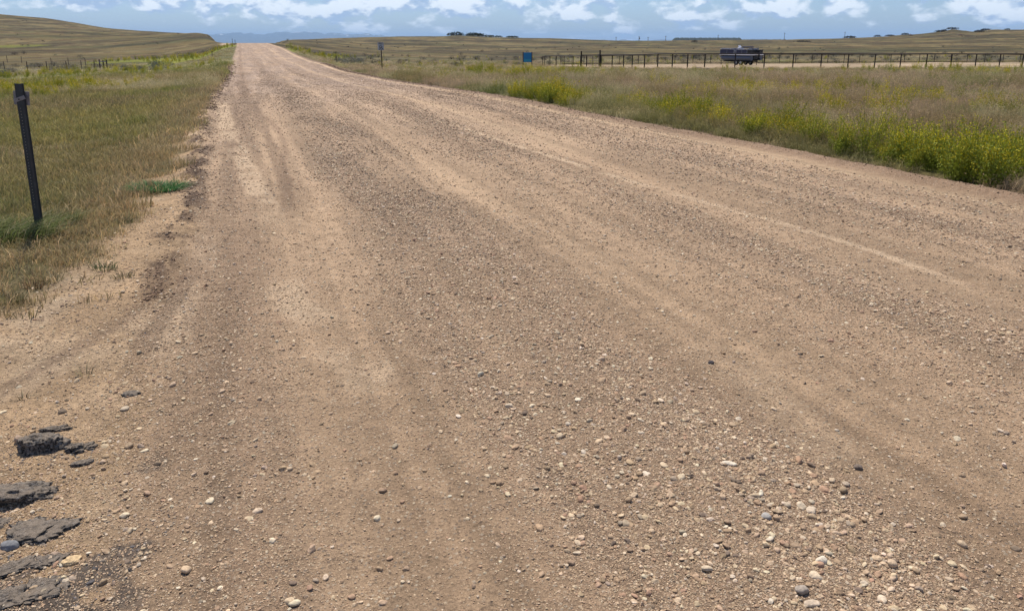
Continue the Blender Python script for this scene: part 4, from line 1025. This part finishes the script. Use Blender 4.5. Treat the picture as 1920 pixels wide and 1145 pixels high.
# perforated channel post with the back of a reflector plate
g = ground(76, 440)
root = empty('marker_post', tuple(g), rz=R(6), ry=R(.6)); tag(root, 'dark perforated steel marker post with plate backs strapped at the top', 'post')
def chan(bm):     # U channel, 1.28 m, with rows of punched holes
    H = 1.29; n = 46; w = .03
    prof = [(-.036, .0), (-.028, .0), (-.020, -.026), (.020, -.026), (.028, .0), (.036, .0), (.036, .004), (.026, .004), (.0165, -.0215), (-.0165, -.0215), (-.026, .004), (-.036, .004)]
    zs = [-.15, H]
    vs = [[bm.verts.new((x, y, z)) for x, y in prof] for z in zs]
    k = len(prof)
    for i in range(k): bm.faces.new((vs[0][i], vs[0][(i + 1) % k], vs[1][(i + 1) % k], vs[1][i]))
    bm.faces.new(vs[1]); bm.faces.new(vs[0][::-1])
part('post', chan, M_POST, root)
part('punched_holes', lambda bm: [bmesh.ops.create_cone(bm, cap_ends=True, segments=8, radius1=.0034, radius2=.0034, depth=.002, matrix=Matrix.Translation((0, -.0275, .25 + .0254 * i)) @ Matrix.Rotation(R(90), 4, 'X')) for i in range(34)], M_GREYWOOD, root)
pl = part('reflector_plate', lambda bm: box(bm, (0, .012, 1.17), (.125, .004, .115), 0, 0, R(4)), M_GALV, root, .001)
part('strap', lambda bm: box(bm, (.003, -.0295, 1.165), (.092, .004, .032), 0, 0, R(-20)), M_GALV, root, .001)
part('bolt', lambda bm: tube(bm, (0, -.031, 1.163), (0, -.037, 1.163), .006, 6), M_BLACK, root)

# speed limit sign
def text(s, size, mat, parent, x, z, y, bold=0.0):
    cu = bpy.data.curves.new('lettering', 'FONT'); cu.body = s; cu.size = size; cu.align_x = 'CENTER'; cu.align_y = 'CENTER'; cu.extrude = .002; cu.offset = bold
    ob = bpy.data.objects.new('lettering_tmp', cu); C.objects.link(ob)
    dg = bpy.context.evaluated_depsgraph_get(); me = bpy.data.meshes.new_from_object(ob.evaluated_get(dg)); bpy.data.objects.remove(ob)
    me.name = 'lettering'; me.materials.clear(); me.materials.append(mat)
    o = bpy.data.objects.new('lettering', me); C.objects.link(o); o.parent = parent; o.location = (x, y, z); o.rotation_euler = (R(90), 0, 0); return o
g = at(717, 77)
root = empty('speed_limit_sign', tuple(g), rz=R(8), ry=R(-.6)); tag(root, 'white speed limit 35 sign on a dark wooden post', 'sign')
part('post', lambda bm: box(bm, (0, .06, 1.30), (.10, .09, 2.9)), M_WOOD, root, .004)
pn = part('panel', lambda bm: box(bm, (-.03, 0, 2.60), (.61, .004, .76)), M_WHITE, root, .001)
part('border', lambda bm: [box(bm, (-.03, -.004, 2.60 + sgn * .355), (.57, .003, .014)) for sgn in (-1, 1)] + [box(bm, (-.03 + sgn * .280, -.004, 2.60), (.014, .003, .696)) for sgn in (-1, 1)], M_BLACK, root)
text('SPEED', .16, M_BLACK, root, -.03, 2.87, -.005, .004); text('LIMIT', .16, M_BLACK, root, -.03, 2.70, -.005, .004); text('35', .42, M_BLACK, root, -.03, 2.42, -.005, .012)

# blue information board
g = at(989, 104)
root = empty('information_board', tuple(g)); tag(root, 'square blue information board between two dark posts', 'sign')
for sx in (-.6, .6): part('post', lambda bm: box(bm, (sx, 0, .92), (.11, .11, 2.1)), M_WOOD, root, .004)
bp_ = part('panel', lambda bm: box(bm, (0, 0, 1.23), (1.08, .05, 1.28)), M_BLUE, root, .003)
part('print_band', lambda bm: box(bm, (0, -.029, .82), (1.0, .006, .34)), M_BLUELT, bp_)

# corral fences
def fence(label, pts, hts, rails, rad, prad, postmat, name='pipe_fence', group=None, cat='fence', hole=None):
    P0 = pts[0]; root = empty(name, tuple(P0)); tag(root, label, cat, group)
    for p, h in zip(pts, hts):
        q = Vector(p) - Vector(P0)
        bm_ = lambda bm, q=q, h=h: tube(bm, q - Vector((0, 0, .3)), q + Vector((0, 0, h)), prad, 8)
        part('post', bm_, postmat, root)
    for rh in rails:
        def rl_(bm):
            for i, (a, b) in enumerate(zip(pts[:-1], pts[1:])):
                if hole and i in hole: continue
                tube(bm, Vector(a) - Vector(P0) + Vector((0, 0, rh)), Vector(b) - Vector(P0) + Vector((0, 0, rh)), rad, 8)
        part('rail', rl_, postmat, root)
    return root
fx = [1017.3, 1029.6, 1043, 1057.7, 1072.5, 1088]
pts = [at(x, float(np.interp(x, ffc, ffy))) for x in fx]
fence('short rusty pipe fence left of the corral gate', pts, [1.36] * len(pts), [1.36], .035, .035, M_RUST, group='corral fences')
fx = [1126, 1147.5, 1168.8, 1185, 1208, 1232.7, 1260, 1288.5, 1320.7, 1377.4, 1432, 1486, 1538.5, 1589, 1639, 1687, 1735.8, 1782, 1828, 1872.8, 1915.6, 1958, 2000, 2041, 2081, 2120, 2160]
pts = [at(x, float(np.interp(x, ffc, ffy))) for x in fx]
fence('long rusty pipe fence along the front of the corral', pts, [1.4] * len(pts), [1.4], .055, .058, M_RUST, group='corral fences')
bx = [1053.7, 1075, 1094.8, 1128, 1161, 1196.7, 1231, 1265, 1299, 1332, 1365, 1397, 1429, 1461, 1491, 1522, 1551.6, 1582, 1611, 1640, 1669.5, 1695, 1723, 1751, 1782, 1812.6, 1845.5, 1880, 1912, 1945, 1978, 2010, 2045]
pts = [at(x, float(np.interp(x, [1030, 1054, 1161, 1300, 1900, 2100], [112, 119, 123, 123, 120, 122]))) for x in bx]
fence('far rusty pipe fence with a low bottom rail at the back of the corral', pts, [1.35] * len(pts), [1.35, .18], .04, .045, M_RUST, group='corral fences')
pa, pb = at(1017.3, 104), at(1053.7, 119)
pts = [pa + (pb - pa) * k for k in (.08, .36, .66, .92)]; pts = [np.array([p[0], p[1], float(height(p[0], p[1]))]) for p in pts]
fence('side pipe fence closing the left end of the corral', pts, [1.36] * 4, [1.36], .035, .035, M_RUST, group='corral fences')
# gate
ga, gb, gc = at(1089.6, 88), at(1124.4, 87), at(1099.6, 95)
root = empty('corral_gate', tuple(ga)); tag(root, 'open-barred pipe gate hung between two tall dark posts', 'gate')
V0 = Vector(ga)
for q, h in ((ga, 1.86), (gb, 1.95)): part('gate_post', lambda bm, q=q, h=h: tube(bm, Vector(q) - V0 - Vector((0, 0, .3)), Vector(q) - V0 + Vector((0, 0, h)), .085, 10), M_RUST, root)
part('inner_post', lambda bm: tube(bm, Vector(gc) - V0, Vector(gc) - V0 + Vector((0, 0, 1.4)), .07, 10), M_RUST, root)
part('header_rail', lambda bm: tube(bm, Vector((0, 0, 1.42)), Vector(gb) - V0 + Vector((0, 0, 1.42)), .045, 8), M_RUST, root)
A, B = Vector(gc) - V0, Vector(gb) - V0 + Vector((-.1, 0, 0))
def leaf_(bm):
    for z in (.22, .5, .78, 1.06, 1.32): tube(bm, A + Vector((0, 0, z)), B + Vector((0, 0, z)), .022, 6)
    for f in (.04, .5, .97): tube(bm, A.lerp(B, f) + Vector((0, 0, .22)), A.lerp(B, f) + Vector((0, 0, 1.32)), .022, 6)
part('gate_leaf', leaf_, M_RUST, root)

# wire fence on the left with its corner brace
def wire_fence(label, spec, h, group):
    pts = [at(x, y) for x, y in spec]; P0 = Vector(pts[0]); root = empty('wire_fence', tuple(P0)); tag(root, label, 'fence', group)
    for k, p in enumerate(pts):
        q = Vector(p) - P0; lean = Vector((random.uniform(-.03, .06), 0, 0))
        part('post', lambda bm, q=q: tube(bm, q - Vector((0, 0, .3)), q + Vector((0, 0, h)) + lean, .05, 7), M_WOOD, root)
    def wr(bm):
        for z in (.35, .7, 1.05):
            for a, b in zip(pts[:-1], pts[1:]): tube(bm, Vector(a) - P0 + Vector((0, 0, z)), Vector(b) - P0 + Vector((0, 0, z)), .006, 4)
    part('wire', wr, M_GREYWOOD, root)
wire_fence('near run of dark-posted wire fence left of the corner brace', [(-75, 98), (-30, 99), (9, 100), (52, 96), (89, 99), (126, 103), (153, 110), (178, 113)], 1.25, 'wire fences')
wire_fence('farther run of wire fence behind the corner brace', [(14, 150), (41, 146), (97, 132), (129, 130), (161, 128)], 1.3, 'wire fences')
g = at(195, 112); root = empty('corner_brace', tuple(g)); tag(root, 'fence corner brace of dark posts with pale crossbar', 'fence')
for x, h in ((-.55, 1.3), (0, 1.15), (.5, 1.25)): part('post', lambda bm: tube(bm, (x, 0, -.3), (x, 0, h), .09, 8), M_WOOD, root)
part('crossbar', lambda bm: (tube(bm, (-.55, -.08, .98), (.5, -.08, .98), .06, 8), tube(bm, (-.55, -.1, .9), (.0, -.1, .15), .05, 8)), M_GREYWOOD, root)
for px, Y, h, lb in ((398, 118, .85, 'short dark roadside post in the dark green grass on the left'), (436, 190, 1.35, 'stout dark post where the left bank meets the road'), (441, 196, 1.0, 'thin post right of the stout one at the road edge'), (631, 92, 1.0, 'thin post standing in grey brush on the right verge')):
    g = at(px, Y); o = part('roadside_post', lambda bm: (tube(bm, (0, 0, -.2), (.02, 0, h), .045, 7), tube(bm, (.02, 0, h * .72), (.022, 0, h * .98), .06, 7)), M_WOOD, None, 0, tuple(g)); tag(o, lb, 'post', 'small posts by the road')

# power poles on the horizon
for px, top, lb in ((1155, 69.5, 'faint utility pole, leftmost on the skyline'), (1198, 68, 'darker utility pole with a transformer, second from the left'), (1215, 69.5, 'third utility pole, just right of the darker one'), (1248, 67.5, 'fourth utility pole, left of the wooded rise'),
                    (1346, 65.5, 'utility pole standing behind the wooded rise'), (1470, 61.5, 'tall utility pole right of the wooded rise'), (1583, 60, 'tallest utility pole, rightmost, near the ridge foot')):
    Yp = 900; b = at(px, Yp); d = Yp * cosP - (b[2] - CZ) * sinP; zt = float(z_of(top, Yp)); H = zt - b[2]
    root = empty('utility_pole', tuple(b)); tag(root, lb, 'pole', 'utility poles along the horizon')
    part('pole', lambda bm: tube(bm, (0, 0, -.5), (0, 0, H), .34, 8, .22), M_GREYWOOD, root)
    part('crossarm', lambda bm: box(bm, (0, 0, H - 1.0), (2.6, .25, .28), R(30)), M_GREYWOOD, root)
    if px == 1198: part('transformer', lambda bm: tube(bm, (.55, 0, H - 3.6), (.55, 0, H - 1.8), .6, 10), M_WOOD, root)

# pontoon boat on its trailer, inside the corral
def boat():
    g = at(1388, 100); root = empty('pontoon_boat', tuple(g), rz=R(-54)); root.scale = (1, 1, 1.08); tag(root, 'navy and white pontoon boat with metal rails parked in the corral', 'boat')
    Lb, Wb = 5.0, 2.5          # local x: bow(-) to stern(+), y across; -y side faces left
    z0 = 1.12
    def tubes(sy):
        def fn(bm):
            tube(bm, (-Lb / 2 + .5, sy, z0 - .28), (Lb / 2 - .1, sy, z0 - .28), .30, 16)
            tube(bm, (-Lb / 2, sy, z0 - .16), (-Lb / 2 + .5, sy, z0 - .28), .10, 16, .30)
        return fn
    for sy in (-.95, .95): part('pontoon', tubes(sy), M_TUBE, root)
    dk = part('deck', lambda bm: box(bm, (0, 0, z0 + .07), (Lb, Wb, .08)), M_DECK, root, .005)
    part('rub_rail', lambda bm: ([box(bm, (0, sgn * (Wb / 2 + .02), z0 + .10), (Lb + .04, .04, .10)) for sgn in (-1, 1)], [box(bm, (sgn * (Lb / 2 + .02), 0, z0 + .10), (.04, Wb - .005, .10)) for sgn in (-1, 1)]), M_WRAIL, dk)
    def panels(bm):
        for sgn in (-1, 1):
            for x0, x1 in ((-Lb / 2 + .08, -.25), (.15, Lb / 2 - .7)): box(bm, ((x0 + x1) / 2, sgn * (Wb / 2 - .05), z0 + .42), (x1 - x0, .03, .50))
        box(bm, (-Lb / 2 + .05, -.75, z0 + .42), (.03, .85, .5)); box(bm, (-Lb / 2 + .05, .75, z0 + .42), (.03, .85, .5))
        box(bm, (Lb / 2 - .72, -.7, z0 + .42), (.03, .95, .5)); box(bm, (Lb / 2 - .72, .7, z0 + .42), (.03, .95, .5))
    part('side_panel', panels, M_NAVY, root, .004)
    def rails(bm):
        for sgn in (-1, 1):
            y = sgn * (Wb / 2 - .05)
            for x0, x1 in ((-Lb / 2 + .05, -.22), (.12, Lb / 2 - .68)):
                tube(bm, (x0, y, z0 + .74), (x1, y, z0 + .74), .028, 8)
                for x in (x0, (x0 + x1) / 2, x1): tube(bm, (x, y, z0 + .1), (x, y, z0 + .74), .022, 6)
        for x in (-Lb / 2 + .05, Lb / 2 - .70):
            for sgn in (-1, 1):
                tube(bm, (x, sgn * .3, z0 + .74), (x, sgn * (Wb / 2 - .05), z0 + .74), .028, 8); tube(bm, (x, sgn * .3, z0 + .1), (x, sgn * .3, z0 + .74), .022, 6)
    part('railing', rails, M_ALU, root)
    for cx, cy, sx, sy in ((-1.7, -.75, 1.4, .6), (-1.7, .75, 1.4, .6), (1.2, .72, 1.5, .6)):
        part('seat', lambda bm: (box(bm, (cx, cy, z0 + .32), (sx, sy, .40)), box(bm, (cx, cy + (.25 if cy > 0 else -.25), z0 + .66), (sx, .12, .38))), M_SEAT, root, .02)
    part('console', lambda bm: (box(bm, (.45, -.75, z0 + .55), (.5, .6, .85)), box(bm, (.3, -.75, z0 + 1.05), (.04, .5, .28), 0, 0, R(-25))), M_WRAIL, root, .03)
    part('folded_canopy', lambda bm: (tube(bm, (1.0, -1.1, z0 + .98), (1.0, 1.1, z0 + .98), .07, 10), tube(bm, (.2, -1.16, z0 + .7), (1.0, -1.16, z0 + .98), .02, 6), tube(bm, (.2, 1.16, z0 + .7), (1.0, 1.16, z0 + .98), .02, 6)), M_NAVY, root)
    part('stern_cover_shade', lambda bm: (box(bm, (Lb / 2 - .3, 0, z0 + .40), (.55, Wb - .14, .56)), box(bm, (Lb / 2 - .55, 0, z0 - .22), (1.0, 1.2, .46))), M_BLACK, root, .02)  # black boxes added: stern shade and engine covers as one dark mass
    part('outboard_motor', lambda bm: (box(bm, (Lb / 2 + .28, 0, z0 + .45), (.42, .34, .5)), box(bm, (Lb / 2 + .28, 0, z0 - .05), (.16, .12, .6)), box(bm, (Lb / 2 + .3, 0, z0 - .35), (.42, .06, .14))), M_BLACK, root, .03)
    tr_ = empty('boat_trailer', tuple(g), rz=R(-54)); tag(tr_, 'dark double-axle trailer under the pontoon boat', 'trailer')
    def frame(bm):
        for sy in (-.45, .45): box(bm, (0, sy, .52), (4.6, .08, .10))
        for x in (-2.0, -.8, .6, 1.9): box(bm, (x, 0, .435), (.08, 1.9, .06))
        for sy in (-.95, .95): box(bm, (0, sy * .72, .66), (4.2, .08, .17))
        tube(bm, (-2.3, -.45, .52), (-3.4, 0, .52), .04, 6); tube(bm, (-2.3, .45, .52), (-3.4, 0, .52), .04, 6)
    part('frame', frame, M_TYRE, tr_)
    for x in (.1, .85):
        part('axle', lambda bm: tube(bm, (x, -.95, .32), (x, .95, .32), .03, 8), M_TYRE, tr_)
        for sy in (-1.0, 1.0):
            w = part('wheel', lambda bm: tube(bm, (x, sy - .1, .32), (x, sy + .1, .32), .32, 20), M_TYRE, tr_, .02)
            part('rim', lambda bm: tube(bm, (x, sy - .115, .32), (x, sy + .115, .32), .17, 14), M_ALU, w)
    part('jack', lambda bm: (tube(bm, (-3.2, .1, .02), (-3.2, .1, .8), .035, 8), box(bm, (-3.2, .1, .02), (.16, .16, .04))), M_RUST, tr_)
    part('rear_jack', lambda bm: tube(bm, (2.2, .4, .02), (2.2, .4, .5), .035, 8), M_RUST, tr_)
boat()

# ------------------------------------------------------------------ air
hm = bpy.data.materials.new('haze'); hm.use_nodes = True; hn = hm.node_tree; hn.nodes.clear()
pv = hn.nodes.new('ShaderNodeVolumePrincipled'); pv.inputs['Color'].default_value = (.46, .70, 1.0, 1); pv.inputs['Density'].default_value = 4.2e-5; pv.inputs['Anisotropy'].default_value = 0
ho = hn.nodes.new('ShaderNodeOutputMaterial'); hn.links.new(pv.outputs[0], ho.inputs['Volume'])
hz = part('haze', lambda bm: box(bm, (0, 0, 220), (96000, 96000, 580)), hm); hz['kind'] = 'stuff'; hz['label'] = 'thin blue air over the whole plain'; hz['category'] = 'haze'
print('DONE', len(bpy.data.objects))
